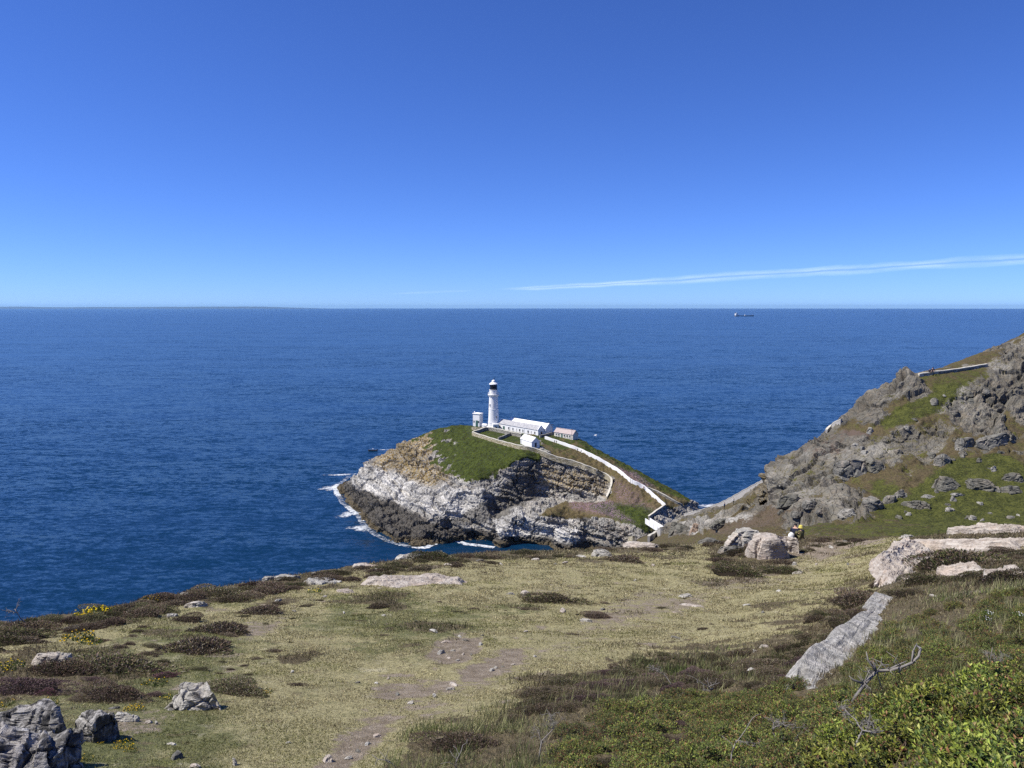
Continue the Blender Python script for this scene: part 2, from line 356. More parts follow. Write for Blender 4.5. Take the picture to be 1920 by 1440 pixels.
# ================================================================ ISLAND
def build_island():
    A = []                                                   # free points
    z_ = lambda *a: [PZ(*q) for q in a]
    d_ = lambda *a: [PD(*q) for q in a]
    # summit, round the buildings
    A += z_((925, 800, 35), (895, 798, 35), (950, 806, 35), (985, 815, 35), (1020, 822, 35), (1040, 815, 35.2), (1078, 825, 34.6),
            (905, 812, 34.6), (940, 826, 34.2), (975, 836, 34), (1000, 841, 33.6), (870, 797, 35))
    # brow on the left against the sea
    sky = d_((842, 797, 434), (820, 801, 433), (780, 815, 432), (740, 835, 430), (700, 856, 428), (685, 869, 428), (660, 894, 427), (640, 910, 427))
    tip = z_((629, 916, 0))
    # water line
    wl = [PZ(x, y, -1.2) for x, y in ((629, 918), (640, 938), (655, 952), (672, 968), (680, 984), (700, 1000), (728, 1014), (760, 1024), (800, 1028), (818, 1018), (840, 1010),
          (870, 1019), (900, 1022), (925, 1026), (938, 1034), (985, 1038), (1040, 1040), (1088, 1042), (1120, 1044), (1160, 1046))]
    # wave-cut platform just above the water
    plat = z_((648, 918, 2.2), (668, 940, 2.6), (690, 962, 3.0), (712, 985, 3.0), (742, 1002, 3.0), (775, 1010, 3.0), (808, 1006, 3.2))
    A += z_((700, 925, 7.5), (740, 945, 8.0), (780, 962, 8.0), (820, 982, 7.0), (680, 900, 9.0), (720, 905, 11.5), (760, 925, 12), (800, 940, 12.5), (840, 948, 13))
    A += z_((740, 875, 17.0), (790, 890, 17.5), (830, 905, 18), (870, 915, 19), (900, 925, 18), (790, 850, 24), (830, 860, 25.5), (870, 870, 26.2), (915, 870, 28), (960, 862, 30.5), (850, 830, 30.5), (890, 835, 31.5), (840, 893, 20.5), (880, 897, 21.8), (930, 842, 32), (985, 852, 32.6))
    # cliff below the grass
    A += z_((850, 965, 10), (880, 972, 9.5), (905, 965, 10))
    c1t = z_((815, 992, 6.5), (832, 968, 9), (850, 985, 7), (868, 975, 8.5), (890, 965, 10), (915, 960, 11), (930, 975, 9))
    c1b = z_((822, 1012, -.5), (842, 1004, -.5), (862, 1008, -.5), (885, 1012, -.5), (908, 1014, -.5), (928, 1020, -.5))
    # the cleft: dark wall facing right, banded wall facing the sun
    dark_t = d_((1009, 864, 360), (985, 874, 356), (960, 884, 353), (936, 898, 350), (915, 912, 349))
    dark_b = d_((1008, 936, 354.5), (985, 942, 348), (962, 950, 343), (940, 958, 340), (920, 962, 339))
    face_t = d_((1013, 848, 364), (1040, 858, 361), (1075, 868, 358), (1110, 882, 355), (1140, 895, 353.5))
    face_b = d_((1012, 938, 357), (1040, 938, 355), (1075, 938, 353), (1105, 938, 351.5), (1132, 938, 350))
    A += d_((1040, 880, 358.6), (1075, 900, 355.3), (1110, 905, 353.3), (1060, 918, 355))
    # neck between the banded wall and the bridge
    A += z_((1020, 950, 12.6), (1060, 948, 13.4), (1100, 950, 13.6), (1145, 940, 14.6), (1150, 925, 17.5), (1150, 905, 22.0), (1180, 950, 14.8), (1180, 925, 18.6), (1160, 890, 25), (1180, 895, 24.4), (1205, 940, 15.6), (1200, 915, 20.8),
            (1215, 975, 12.6), (1200, 985, 12.2), (1180, 978, 12.6), (1150, 968, 12.8), (1120, 965, 13.2), (1245, 950, 15.2), (1232, 960, 14.0), (1215, 915, 20.6), (1230, 935, 17.4))
    # pale bulge in front of the cleft
    b_t = z_((940, 985, 8.6), (955, 972, 11.2), (985, 964, 12.6), (1020, 968, 12.4), (1050, 978, 11.2), (1078, 984, 10.6), (1092, 975, 12.0), (1130, 985, 11.0), (1170, 992, 10.6), (1205, 1003, 9.5))
    b_b = d_((936, 1026, 320.5), (960, 1030, 319.5), (990, 1032, 318.5), (1025, 1034, 317.5), (1060, 1034, 316.5), (1082, 1034, 316), (1100, 1030, 313), (1150, 1034, 306), (1205, 1038, 298))
    A += z_((955, 958, 7.5), (930, 966, 6.0))
    # white wall and the far slope
    A += z_((1060, 832, 33.2), (1100, 848, 31.0), (1140, 868, 28.0), (1120, 868, 29.2), (1085, 855, 30.6), (1050, 848, 32.3))
    sk2 = d_((1090, 825, 388), (1115, 838, 384), (1160, 860, 376), (1220, 894, 363), (1262, 916, 353), (1296, 934, 344), (1308, 946, 338))
    end = d_((1310, 966, 333), (1290, 962, 330), (1276, 952, 330))
    A += z_((1270, 945, 14.6), (1280, 940, 15.4), (1258, 955, 13.4))
    gap = [PD(1226, 974, 308) + [0, 0, -7], PD(1250, 962, 314) + [0, 0, -8], PD(1280, 962, 322) + [0, 0, -8], PD(1305, 975, 326) + [0, 0, -8]]
    low = [PD(x, y, d) * [1, 1, 0] + [0, 0, -2.5] for x, y, d in ((1205, 1040, 290), (1235, 990, 299), (1262, 975, 306), (1292, 975, 316), (1330, 975, 326))]
    # hidden far side
    back = [p * [1, 1, 0] + [0.0, 30, -3] for p in [*sky, PD(880, 797, 445), PD(925, 800, 447), PD(980, 806, 440), PD(1040, 812, 428), *sk2]]
    back2 = [PD(880, 797, 441) * [1, 1, 0] + [0, 0, 33.6], PD(925, 799, 443) * [1, 1, 0] + [0, 0, 33.6], PD(985, 806, 436) * [1, 1, 0] + [0, 0, 33.4], PD(1045, 812, 416) * [1, 1, 0] + [0, 0, 33.6], PD(1085, 822, 402) * [1, 1, 0] + [0, 0, 33.4]]
    A += list(tip) + back + [np.array([-125., 405., -4]), np.array([-115., 460., -4]), np.array([70., 300., -3]), np.array([105., 330., -3])]
    outer = [p + [0, -14, -4] if i > 6 else p + [-12, -8, -4] for i, p in enumerate(wl)]
    V, F = tin(A + outer + gap + low + back2, [sky, wl, plat, c1t, c1b, dark_t, dark_b, face_t, face_b, b_t, b_b, sk2, end])
    V, F = refine(V, F, lambda m: np.full(len(m), 7.0)); V = smooth(V, F, 1, .35)
    V, F = refine(V, F, lambda m: np.full(len(m), 2.4)); V = smooth(V, F, 2, .4)
    V, F = refine(V, F, lambda m: np.where(m[:, 2] < -2, 3.0, np.where(m[:, 1] > 440 - 0.0 * m[:, 0], 2.0, 0.72)))
    F = orient_up(V, F); V = smooth(V, F, 2, .4)
    N = vnormals(V, F); px, py = proj(V)
    nz = fbm(V, 0.12, 4, 3); nz2 = fbm(V, 0.5, 3, 5); z = V[:, 2]
    top = zone(px, py, [(782, 818), (800, 806), (830, 790), (905, 780), (960, 790), (1040, 800), (1085, 812), (1110, 845), (1016, 838), (1012, 846), (1007, 864), (975, 874), (940, 886), (915, 898), (880, 903), (855, 895), (838, 882), (815, 868), (812, 850), (815, 838), (800, 828)], 8, 26, nz + nz2 * .5)
    rig = zone(px, py, [(1013, 836), (1045, 800), (1090, 815), (1120, 838), (1170, 860), (1230, 890), (1300, 928), (1290, 945), (1262, 950), (1248, 952), (1220, 972), (1240, 992), (1215, 1003), (1185, 984), (1140, 972), (1090, 968), (1050, 972), (1010, 966), (1030, 950), (1060, 940), (1132, 939), (1143, 925), (1147, 897), (1110, 881), (1075, 866), (1040, 855)], 4, 5, nz)
    veg = np.maximum(top, rig) * sstep(.40, .62, N[:, 2] + 0.12 * nz2)
    veg = veg * (1 - .75 * top * sstep(.16, .34, fbm(V, .16, 4, 19)) * sstep(880, 840, px))
    lush = 0.85 * top * sstep(-.5, .1, nz + .35)
    lush = np.maximum(lush, zone(px, py, [(1110, 948), (1160, 945), (1205, 945), (1225, 960), (1212, 975), (1232, 990), (1205, 1003), (1180, 985), (1140, 965)], 8, 6, nz))
    lush = np.maximum(lush, 0.8 * zone(px, py, [(1060, 822), (1090, 820), (1230, 890), (1300, 930), (1290, 940), (1210, 905), (1110, 845)], 6, 8, nz))
    lush = lush * np.where(z > 0, 1, 0) + 0.12
    lichen = zone(px, py, [(690, 868), (745, 832), (800, 800), (835, 795), (815, 838), (812, 865), (850, 892), (830, 905), (790, 900), (745, 885)], 8, 14, nz)
    lichen = np.maximum(lichen, .75 * zone(px, py, [(1012, 866), (1060, 880), (1140, 900), (1135, 935), (1080, 920), (1012, 915)], 6, 10, nz))
    pale = 0.35 + 0.65 * zone(px, py, [(640, 905), (690, 872), (740, 885), (800, 908), (850, 920), (900, 915), (930, 905), (955, 945), (1000, 963), (1075, 980), (1088, 1034), (935, 1034), (925, 990), (880, 985), (830, 968), (780, 958), (720, 938), (660, 915)], 10, 16, nz)
    pale *= 1 - 0.5 * zone(px, py, [(1090, 960), (1215, 980), (1205, 1040), (1090, 1040)], 6, 6, nz)
    tidal_and_shade = zone(px, py, [(620, 912), (652, 906), (700, 928), (780, 962), (828, 985), (900, 995), (935, 1000), (935, 1040), (600, 1040)], 5, 10, nz)
    tidal_and_shade = np.maximum(tidal_and_shade, sstep(4.5, 2.5, z + 1.5 * nz))
    tidal_and_shade = np.maximum(tidal_and_shade, .8 * zone(px, py, [(1009, 862), (1008, 940), (960, 962), (900, 985), (830, 985), (880, 955), (930, 930), (950, 900), (975, 876)], 5, 8, nz))  # shade on the cleft's right-facing wall, painted in as dark rock
    shore = sstep(2.4, 1.2, z + .8 * nz2) * 0.85
    pink = np.maximum(zone(px, py, [(1060, 938), (1140, 935), (1160, 955), (1200, 985), (1120, 962), (1080, 955)], 5, 6, nz), zone(px, py, [(1150, 900), (1200, 925), (1230, 960), (1160, 945)], 8, 8, nz) * .6)
    pink = np.maximum(pink, zone(px, py, [(1150, 872), (1190, 885), (1230, 915), (1205, 910), (1170, 890)], 4, 3, nz))
    R = (1 - veg)
    d, sc = rock_relief(V, N, 1.0, (0.28, 0.10), 1.0, 11, 1.9, 0.35, 1.3)
    flatz = zone(px, py, [(870, 790), (1085, 800), (1095, 835), (1010, 850), (880, 822)], 3)
    hid = sstep(-1.5, 1.0, z)
    V = V + N * (d * (0.06 + 0.94 * R) * hid)[:, None]
    V[:, 2] += veg * (1 - flatz) * (0.8 * nz2 + .9 * fbm(V, .9, 3, 77)) * .8
    Fc = R[F].mean(1) > .5
    me = mesh_np('island', V, F, dict(veg=veg, lush=lush, lichen=lichen, pale=pale, tidal_and_shade=tidal_and_shade, shore=shore, pink=pink, dirt=np.zeros(len(V))), Fc, dict(strata=sc))
    mt = terrain_material('island_ground', 1.0, (0.066, 0.084, 0.013), (0.015, 0.023, 0.004), (0.165, 0.125, 0.060), (0.055, 0.044, 0.020), (0.115, 0.108, 0.096), (0.36, 0.345, 0.30))
    o = link('island', me, mt); tag(o, kind='structure')
    return o, V, F, dict(veg=veg, lush=lush)
ISL, IV, IF, IA = build_island()
IBVH = BVHTree.FromPolygons(IV.tolist(), IF.tolist())
def hit(bvh, px, py):
    d = Vector(ray(px, py)).normalized(); h = bvh.ray_cast(Vector((0, 0, H)), d); return h[0]
def ground(bvh, x, y, z0=300.0):
    h = bvh.ray_cast(Vector((x, y, z0)), Vector((0, 0, -1))); return h[0].z if h[0] is not None else None

# ================================================================ FAR HILLSIDE (right)
def build_hillside():
    d_ = lambda *a: [PD(*q) for q in a]
    A = []
    sky = d_((2150, 520, 128), (2030, 575, 129), (1920, 627, 130), (1850, 652, 128), (1800, 680, 125), (1735, 693, 122), (1700, 706, 121), (1650, 736, 119), (1600, 780, 117), (1560, 806, 116), (1500, 841, 116), (1476, 849, 117), (1446, 860, 118), (1434, 878, 119))
    A += d_((2150, 600, 121), (2050, 680, 115), (1920, 700, 118), (1850, 720, 115), (1760, 740, 114), (1700, 770, 112), (1640, 800, 111.5), (1580, 830, 111), (1520, 860, 111.5), (1460, 875, 113),
            (2150, 760, 106), (1920, 780, 108), (1840, 790, 106.5), (1760, 800, 107), (1690, 830, 105), (1620, 850, 105), (1560, 880, 105.5), (1500, 905, 106),
            (2150, 860, 97), (1920, 850, 98), (1840, 855, 98.5), (1760, 865, 98), (1690, 880, 97.5), (1620, 905, 97.5), (1560, 920, 98), (1500, 940, 98), (1450, 945, 103),
            (2150, 930, 90), (1920, 915, 90.5), (1840, 920, 90.5), (1760, 925, 91), (1690, 930, 91), (1620, 945, 91.5), (1560, 955, 91.5), (1500, 965, 92), (1440, 970, 98))
    base = d_((2200, 972, 86), (1920, 966, 84), (1800, 970, 85), (1700, 972, 86), (1600, 974, 87), (1540, 976, 87), (1480, 980, 88), (1430, 985, 93))
    shelf = d_((2200, 1010, 72), (1920, 1005, 70), (1800, 1004, 70), (1700, 1003, 70), (1600, 1003, 70), (1530, 1003, 72), (1480, 1004, 76), (1420, 1006, 84), (1360, 1006, 92), (1300, 1008, 104), (1260, 1012, 125))
    cl = d_((1431, 895, 118.6), (1432, 915, 118.2), (1434, 940, 117.6), (1448, 955, 108))
    clb = d_((1426, 950, 121), (1424, 952, 124), (1415, 955, 130))
    # lower spur towards the bridge
    A += d_((1400, 975, 112), (1380, 985, 104), (1390, 960, 140), (1350, 975, 160), (1320, 985, 150), (1300, 977, 195), (1280, 985, 190), (1262, 990, 200), (1270, 978, 235), (1340, 995, 120), (1410, 930, 185), (1395, 942, 190), (1375, 955, 200))
    wal = d_((1440, 905, 192), (1415, 921, 203), (1376, 941, 222), (1357, 951, 232), (1312, 967, 256), (1278, 972, 275), (1258, 990, 287), (1240, 1000, 288), (1215, 1017, 282), (1190, 1018, 280), (1175, 1018, 281))
    path = [p + [2.5, 4, 0.2] for p in wal]
    drop = [p + [14, 16, -min(p[2] - 4, 26)] for p in wal]; drop2 = [p * [1, 1, 0] + [20, 30, -3] for p in wal]
    A += drop2[:6] + [PD(1235, 1004, 299) * [1, 1, 0] + [0, 0, -3], PD(1180, 1020, 292) * [1, 1, 0] + [0, 0, -3], PD(1280, 985, 296) * [1, 1, 0] + [0, 0, -3]]
    A += [p + [6, 18, -4] for p in sky[:8]] + [p + [10, 60, -25] for p in sky[:8]] + [p + [25, 26, -20] for p in sky[8:]]
    A += [np.array([x, 52., z]) for x, z in ((70., 84.), (30., 82.), (15., 80.))] + [np.array([x, 60., z]) for x, z in ((10., 76.), (0., 64.), (90., 86.))]
    A += [np.array([-10., 110., 40.]), np.array([-20., 180., 20.]), np.array([8., 150., 44.]), np.array([20., 225., 20.]), np.array([0., 262., -2.]), np.array([25., 255., 14.]), np.array([-30., 240., -3]), np.array([120., 95., 95.]), np.array([125., 140., 102.])]
    V, F = tin(A, [sky, base, shelf, cl, clb, wal, path, drop])
    def Lh(s):
        def f(m):
            x, y = proj(m); on = (x > 1150) & (x < 1960) & (y < 1012) & (m[:, 1] > 60) & ~((m[:, 1] > 138) & (x > 1440)) & (m[:, 2] > 0)
            return np.where(on, s, s * 7) * np.maximum(m[:, 1], 60)
        return f
    V, F = refine(V, F, Lh(.03)); V = smooth(V, F, 1, .35)
    V, F = refine(V, F, Lh(.009)); V = smooth(V, F, 2, .4)
    V, F = refine(V, F, Lh(.0030)); F = orient_up(V, F); V = smooth(V, F, 2, .4)
    N = vnormals(V, F); px, py = proj(V); z = V[:, 2]
    nz = fbm(V, 0.25, 4, 61); nz2 = fbm(V, 1.1, 3, 62); big = fbm(V, 0.1, 3, 66)
    veg = sstep(-.14, .14, nz * .7 + big * .8 + .05)
    def zz(p, f=8, a=14): return zone(px, py, p, f, a, nz)
    gA = zz([(1640, 790), (1700, 755), (1760, 722), (1830, 712), (1800, 745), (1740, 775), (1690, 805), (1650, 808)])
    gB = zz([(1920, 870), (1860, 850), (1800, 858), (1740, 895), (1700, 925), (1640, 905), (1600, 945), (1640, 968), (1530, 978), (1480, 1010), (2200, 1010), (2200, 830)], 10, 22)
    gC = zz([(1720, 700), (1830, 690), (1880, 700), (1800, 722), (1720, 718)], 5, 8)
    veg = np.maximum(veg * .9, np.maximum(gA, np.maximum(gB, gC)))
    rk = zz([(1415, 860), (1470, 845), (1560, 806), (1640, 820), (1760, 780), (1800, 800), (1760, 840), (1640, 880), (1560, 915), (1480, 950), (1420, 945)], 10, 16)
    rk2 = zz([(1600, 785), (1700, 706), (1730, 720), (1660, 765), (1620, 800)], 6, 10); rk3 = zz([(1760, 770), (1850, 690), (1920, 640), (2200, 560), (2200, 720), (1920, 740), (1850, 800)], 8, 16)
    veg = veg * (1 - .6 * np.maximum(rk, np.maximum(rk2, rk3)) * sstep(-.35, .0, nz + .5 * big))
    veg = np.where(py < 1003, veg, 1)
    veg = np.maximum(veg, zz([(1310, 975), (1415, 926), (1420, 935), (1350, 975)], 3, 4))
    veg = veg * sstep(.35, .6, N[:, 2])
    lush = np.maximum(.95 * gA, .2 + 0 * z); lush = np.maximum(lush, gB * sstep(1500, 1760, px + 120 * nz) * 1.05); lush = np.maximum(lush, .55 * gC)
    lush = np.maximum(lush, 0.6 * zone(px, py, [(1500, 1004), (1500, 978), (1700, 972), (1700, 1006)], 5, 4, nz))
    dirt = .75 * zz([(1490, 850), (1600, 800), (1640, 815), (1600, 850), (1530, 872)], 8, 14) + .5 * zz([(1300, 985), (1480, 945), (1560, 950), (1480, 985), (1340, 1005)], 8, 10)
    pale = .10 + .5 * zz([(1260, 980), (1400, 972), (1440, 985), (1300, 1005)], 8, 10) + .18 * sstep(0, .5, nz)
    lichen = .35 * zz([(1410, 880), (1440, 870), (1450, 940), (1412, 948)], 5, 5) + .12
    d, sc = rock_relief(V, N, .8, (-0.62, 0.12), 1.0, 71, 1.1, .55, 1.3, .12, 2.2)
    R = 1 - veg
    calm = 1 - .9 * zone(px, py, [(1712, 676), (1800, 672), (1870, 676), (1870, 706), (1712, 716)], 6)
    V = V + N * (d * calm * (0.05 + 0.95 * R) * np.where(py < 1010, 1, .3))[:, None]
    V[:, 2] += veg * .22 * nz2
    Z0 = np.zeros(len(V))
    me = mesh_np('hillside', V, F, dict(veg=veg, lush=lush, lichen=lichen, pale=pale, tidal_and_shade=sstep(5, 2, z), shore=Z0, pink=Z0, dirt=dirt), R[F].mean(1) > .5, dict(strata=sc))
    mt = terrain_material('hillside_ground', .45, (0.090, 0.096, 0.022), (0.026, 0.032, 0.007), (0.130, 0.100, 0.052), (0.048, 0.038, 0.020), (0.028, 0.027, 0.022), (0.150, 0.146, 0.122), (0.115, 0.085, 0.066))
    o = link('hillside', me, mt); tag(o, kind='structure')
    return o, V, F, dict(veg=veg, lush=lush)
HIL, HV, HF, HA = build_hillside()
HBVH = BVHTree.FromPolygons(HV.tolist(), HF.tolist())

# ================================================================ NEAR HEADLAND
def build_headland():
    cols = {
        -420: ((1225, 12.5), (1300, 8.8), (1440, 5.6), (1700, 3.5)),
        -200: ((1192, 14), (1270, 10), (1350, 7.4), (1440, 5.6), (1700, 3.5)),
        0: ((1168, 16.5), (1200, 14), (1250, 11), (1340, 7.9), (1440, 5.8), (1700, 3.6)),
        160: ((1142, 18.5), (1190, 14.6), (1250, 11.3), (1340, 8.2), (1440, 6.1), (1700, 3.7)),
        320: ((1112, 21), (1180, 15.2), (1250, 11.6), (1340, 8.4), (1440, 6.3), (1700, 3.8)),
        480: ((1088, 25), (1120, 21), (1180, 15.6), (1260, 11.4), (1340, 8.6), (1440, 6.5), (1700, 3.8)),
        640: ((1060, 30), (1100, 23.5), (1180, 16), (1280, 11), (1360, 8.3), (1440, 6.5), (1700, 3.8)),
        800: ((1038, 35), (1070, 28), (1110, 22.6), (1180, 16.3), (1280, 11), (1360, 8.2), (1440, 6.3), (1700, 3.7)),
        960: ((1030, 38), (1060, 31), (1100, 24.5), (1180, 16.6), (1280, 11), (1360, 8), (1440, 6), (1700, 3.5)),
        1120: ((1026, 40), (1060, 31.5), (1100, 25), (1180, 17), (1260, 11.8), (1320, 8.7), (1380, 6.8), (1440, 5.6), (1700, 3.3)),
        1280: ((1018, 42), (1060, 32), (1100, 25.5), (1180, 17.2), (1250, 12.2), (1300, 9.2), (1360, 7), (1440, 5.1), (1700, 3.1)),
        1400: ((1008, 43), (1060, 32), (1100, 26), (1180, 17.4), (1240, 12.4), (1300, 8.6), (1360, 6.6), (1440, 4.8), (1700, 3.0)),
        1500: ((1004, 43), (1030, 37), (1060, 32), (1100, 26), (1180, 17), (1240, 11.4), (1300, 7.8), (1360, 6.0), (1440, 4.6), (1700, 2.9)),
        1600: ((1006, 41), (1030, 36), (1070, 28), (1110, 21), (1150, 15.5), (1200, 11.5), (1250, 8.6), (1320, 6.2), (1440, 4.25), (1700, 2.75)),
        1700: ((1000, 36), (1030, 29), (1060, 24), (1090, 18.5), (1120, 14.4), (1180, 10.4), (1240, 7.8), (1320, 5.6), (1440, 3.95), (1700, 2.6)),
        1810: ((994, 33.5), (1030, 26), (1070, 19), (1110, 13), (1180, 9.4), (1240, 7.1), (1320, 5.2), (1440, 3.7), (1700, 2.45)),
        1920: ((990, 32), (1030, 24.5), (1070, 17.4), (1110, 12.2), (1180, 8.8), (1240, 6.6), (1320, 4.8), (1440, 3.5), (1700, 2.3)),
        2200: ((985, 29), (1060, 16), (1110, 11), (1200, 7), (1320, 4.3), (1440, 3.1), (1800, 1.8)),
    }
    A = []; crest = []
    for x, rows in cols.items():
        for k, (y, D) in enumerate(rows):
            if k == 0: crest.append(PD(x, y, D))
            else: A.append(PD(x, y, D))
    n = len(crest); t = np.linspace(0, 1, n)
    step = []; far = []
    for k, p in enumerate(crest):
        out = np.array([p[0], p[1], 0]); out /= np.linalg.norm(out)
        right = sstep(1300, 1600, np.array([list(cols)[k]]))[0]
        step.append(p + out * (2.6 + 1.5 * right) + [0, 0, -1.5 - .5 * right])
        far.append(p + out * (9 + 4 * right) + [0, 0, -(9 - 1.5 * right)])
        A.append(p + out * (34 - 14 * right) + [0, 0, -(44 - 27 * right)])
    A += [np.array(q, float) for q in ((0, 0, 102.85), (-2.5, 0, 102.2), (2.2, 0, 103.3), (-6, -2, 101.5), (6, 0, 103.9), (0, -6, 104.2), (9, -6, 105.5), (-12, -6, 101.5), (14, 4, 102.9), (-11, 2, 100.8), (22, 8, 101), (-20, 0, 97))]
    V, F = tin(A, [crest, step, far])
    dist = lambda m: np.sqrt(m[:, 0] ** 2 + m[:, 1] ** 2 + (m[:, 2] - H) ** 2)
    def Lf(s):
        def f(m):
            x, y = proj(m); on = (m[:, 1] > 2) & (x > -120) & (x < 2040) & (y > 900) & (y < 1560)
            return np.where(on, s * dist(m), np.maximum(.25 * dist(m) * s / .0045, .4))
        return f
    V, F = refine(V, F, Lf(.06)); V = smooth(V, F, 1, .4)
    V, F = refine(V, F, Lf(.018)); V = smooth(V, F, 3, .45)
    V, F = refine(V, F, Lf(.0078)); F = orient_up(V, F); V = smooth(V, F, 3, .4)
    N = vnormals(V, F); px, py = proj(V); D = dist(V)
    nz = fbm(V, 0.55, 4, 81); nf = fbm(V, 3.0, 4, 82); nn = fbm(V, 12, 3, 83)
    def zz(p, f=6, a=14): return zone(px, py, p, f * 1.6, a * 2.2, nz * .8 + .7 * nf + .35 * nn)
    dirt = zz([(1120, 1150), (1230, 1105), (1330, 1120), (1330, 1145), (1240, 1160), (1150, 1175)], 14, 12) * .62
    dirt = np.maximum(dirt, zz([(860, 1262), (900, 1235), (960, 1205), (990, 1215), (975, 1240), (920, 1270), (870, 1280)], 8, 10) * 1.0)
    dirt = np.maximum(dirt, zz([(690, 1300), (700, 1275), (770, 1265), (860, 1265), (850, 1300), (790, 1320), (720, 1315)], 10, 14) * .85)
    dirt = np.maximum(dirt, zz([(560, 1460), (620, 1395), (690, 1340), (760, 1330), (730, 1365), (700, 1410), (640, 1460)], 12, 10) * .95)
    dirt = np.maximum(dirt, zz([(660, 1350), (680, 1318), (830, 1310), (860, 1330), (740, 1350)], 10, 14) * .55)
    dirt = np.maximum(dirt, zz([(800, 1232), (820, 1205), (860, 1188), (905, 1195), (905, 1215), (880, 1238), (840, 1245)], 6, 6) * .95)
    dirt = np.maximum(dirt, zz([(1480, 1040), (1530, 1012), (1620, 1000), (1660, 1010), (1590, 1030), (1540, 1048)], 6, 8) * .95)
    dirt = np.maximum(dirt, zz([(430, 1190), (460, 1165), (530, 1160), (520, 1185), (470, 1200)], 8, 8) * .7)
    dirt = np.maximum(dirt, zz([(200, 1350), (280, 1330), (330, 1340), (300, 1370), (230, 1375)], 8, 8) * .6)
    dirt = np.maximum(dirt, zz([(960, 1125), (985, 1100), (1080, 1080), (1120, 1095), (1040, 1120)], 10, 12) * .45)
    dirt = np.maximum(dirt, zz([(1085, 1165), (1110, 1145), (1160, 1150), (1190, 1168), (1120, 1172)], 8, 8) * .75)
    dirt = np.maximum(dirt, .42 * zz([(1500, 1045), (1400, 1080), (1250, 1115), (1100, 1165), (1000, 1205), (900, 1250), (760, 1310), (700, 1350), (760, 1350), (900, 1300), (1040, 1225), (1200, 1170), (1340, 1120), (1480, 1090), (1580, 1050)], 16, 16) * 1.25)
    dirt = np.maximum(dirt, .6 * sstep(.35, .6, fbm(V, 1.3, 3, 88)))
    # heath: darker mats of heather and shrub litter under the bushes
    heath = zz([(-200, 1225), (0, 1205), (200, 1165), (330, 1135), (480, 1105), (640, 1078), (800, 1055), (1010, 1045), (1150, 1040), (1300, 1030), (1300, 950), (-200, 1000)], 10, 18)
    heath = np.maximum(heath, zz([(1320, 1030), (1360, 985), (1620, 985), (1600, 1015), (1500, 1040), (1480, 1075), (1400, 1085), (1340, 1060)], 8, 14))
    heath = np.maximum(heath, zz([(1640, 1130), (1660, 1060), (1700, 990), (2200, 960), (2200, 1130), (1700, 1150)], 8, 12))
    heath = np.maximum(heath, zz([(720, 1440), (800, 1380), (960, 1320), (1060, 1270), (1250, 1225), (1400, 1205), (1530, 1150), (1680, 1090), (2200, 1060), (2300, 1900), (600, 1900)], 10, 22))
    heath = np.maximum(heath, .9 * zz([(-100, 1330), (-100, 1230), (60, 1215), (160, 1215), (300, 1225), (290, 1260), (160, 1290), (60, 1320)], 10, 20))
    heath = np.maximum(heath, .75 * sstep(.28, .5, nz))
    green = zz([(-100, 1460), (-100, 1290), (100, 1260), (250, 1190), (420, 1150), (520, 1200), (420, 1300), (420, 1460)], 40, 44) * .6
    green = np.maximum(green, .55 * zz([(560, 1180), (640, 1130), (860, 1120), (980, 1150), (900, 1180), (700, 1230)], 20, 30))
    V[:, 2] += .0035 * D * nz * .8 + .0016 * D * nf + heath * .02 * nn * np.minimum(D, 10) * .3 - dirt * .0022 * D
    Z0 = np.zeros(len(V))
    me = mesh_np('headland', V, F, dict(heath=heath, green=green, dirt=dirt), None, dict(strata=V))
    m = M('headland_turf'); p = m.pos()
    n0 = m.noise(p, 0.7, 5, .6); n1 = m.noise(p, 3.5, 5, .65); n2 = m.noise(p, 17, 4, .65); n3 = m.noise(p, 70, 3, .6)
    mixn = m.math('ADD', m.math('MULTIPLY', n2, .5), m.math('MULTIPLY', n3, .5))
    dry = m.mix(m.mr(mixn, .33, .68), (0.145, 0.128, 0.060), (0.46, 0.415, 0.222))
    grn = m.mix(m.mr(mixn, .33, .68), (0.060, 0.068, 0.024), (0.185, 0.190, 0.080))
    gf = m.mr(m.math('ADD', m.attr('green'), m.math('MULTIPLY', m.math('SUBTRACT', m.math('ADD', m.math('MULTIPLY', n0, .5), m.math('MULTIPLY', n1, .5)), .5), 1.9)), .05, .75)
    c = m.mix(gf, dry, grn)
    c = m.mix(m.mr(n1, .54, .68, 0, .65), c, (0.15, 0.115, 0.072))
    c = m.mix(m.mr(m.noise(p, 1.6, 5, .7), .55, .70, 0, .5), c, m.mix(n3, (0.07, 0.075, 0.03), (0.17, 0.17, 0.075)))
    c = m.mix(m.mr(m.noise(p, 2.3, 6, .7), .57, .70, 0, .6), c, m.mix(n3, (0.36, 0.33, 0.22), (0.50, 0.45, 0.30)))
    hc = m.mix(m.mr(mixn, .35, .65), (0.055, 0.044, 0.026), (0.165, 0.135, 0.080))
    hm = m.mr(m.math('ADD', m.attr('heath'), m.math('MULTIPLY', m.math('SUBTRACT', m.math('ADD', m.math('MULTIPLY', n1, .5), m.math('MULTIPLY', n2, .5)), .5), 1.2)), .35, .7)
    c = m.mix(hm, c, hc)
    dc = m.mix(m.mr(m.math('ADD', m.math('MULTIPLY', n3, .6), m.math('MULTIPLY', n1, .4)), .36, .66), (0.125, 0.096, 0.066), (0.33, 0.275, 0.205))
    dm = m.mr(m.math('ADD', m.attr('dirt'), m.math('MULTIPLY', m.math('SUBTRACT', m.math('ADD', m.math('MULTIPLY', n1, .45), m.math('ADD', m.math('MULTIPLY', n2, .35), m.math('MULTIPLY', n3, .2))), .5), 3.4)), .36, .72)
    c = m.mix(dm, c, dc)
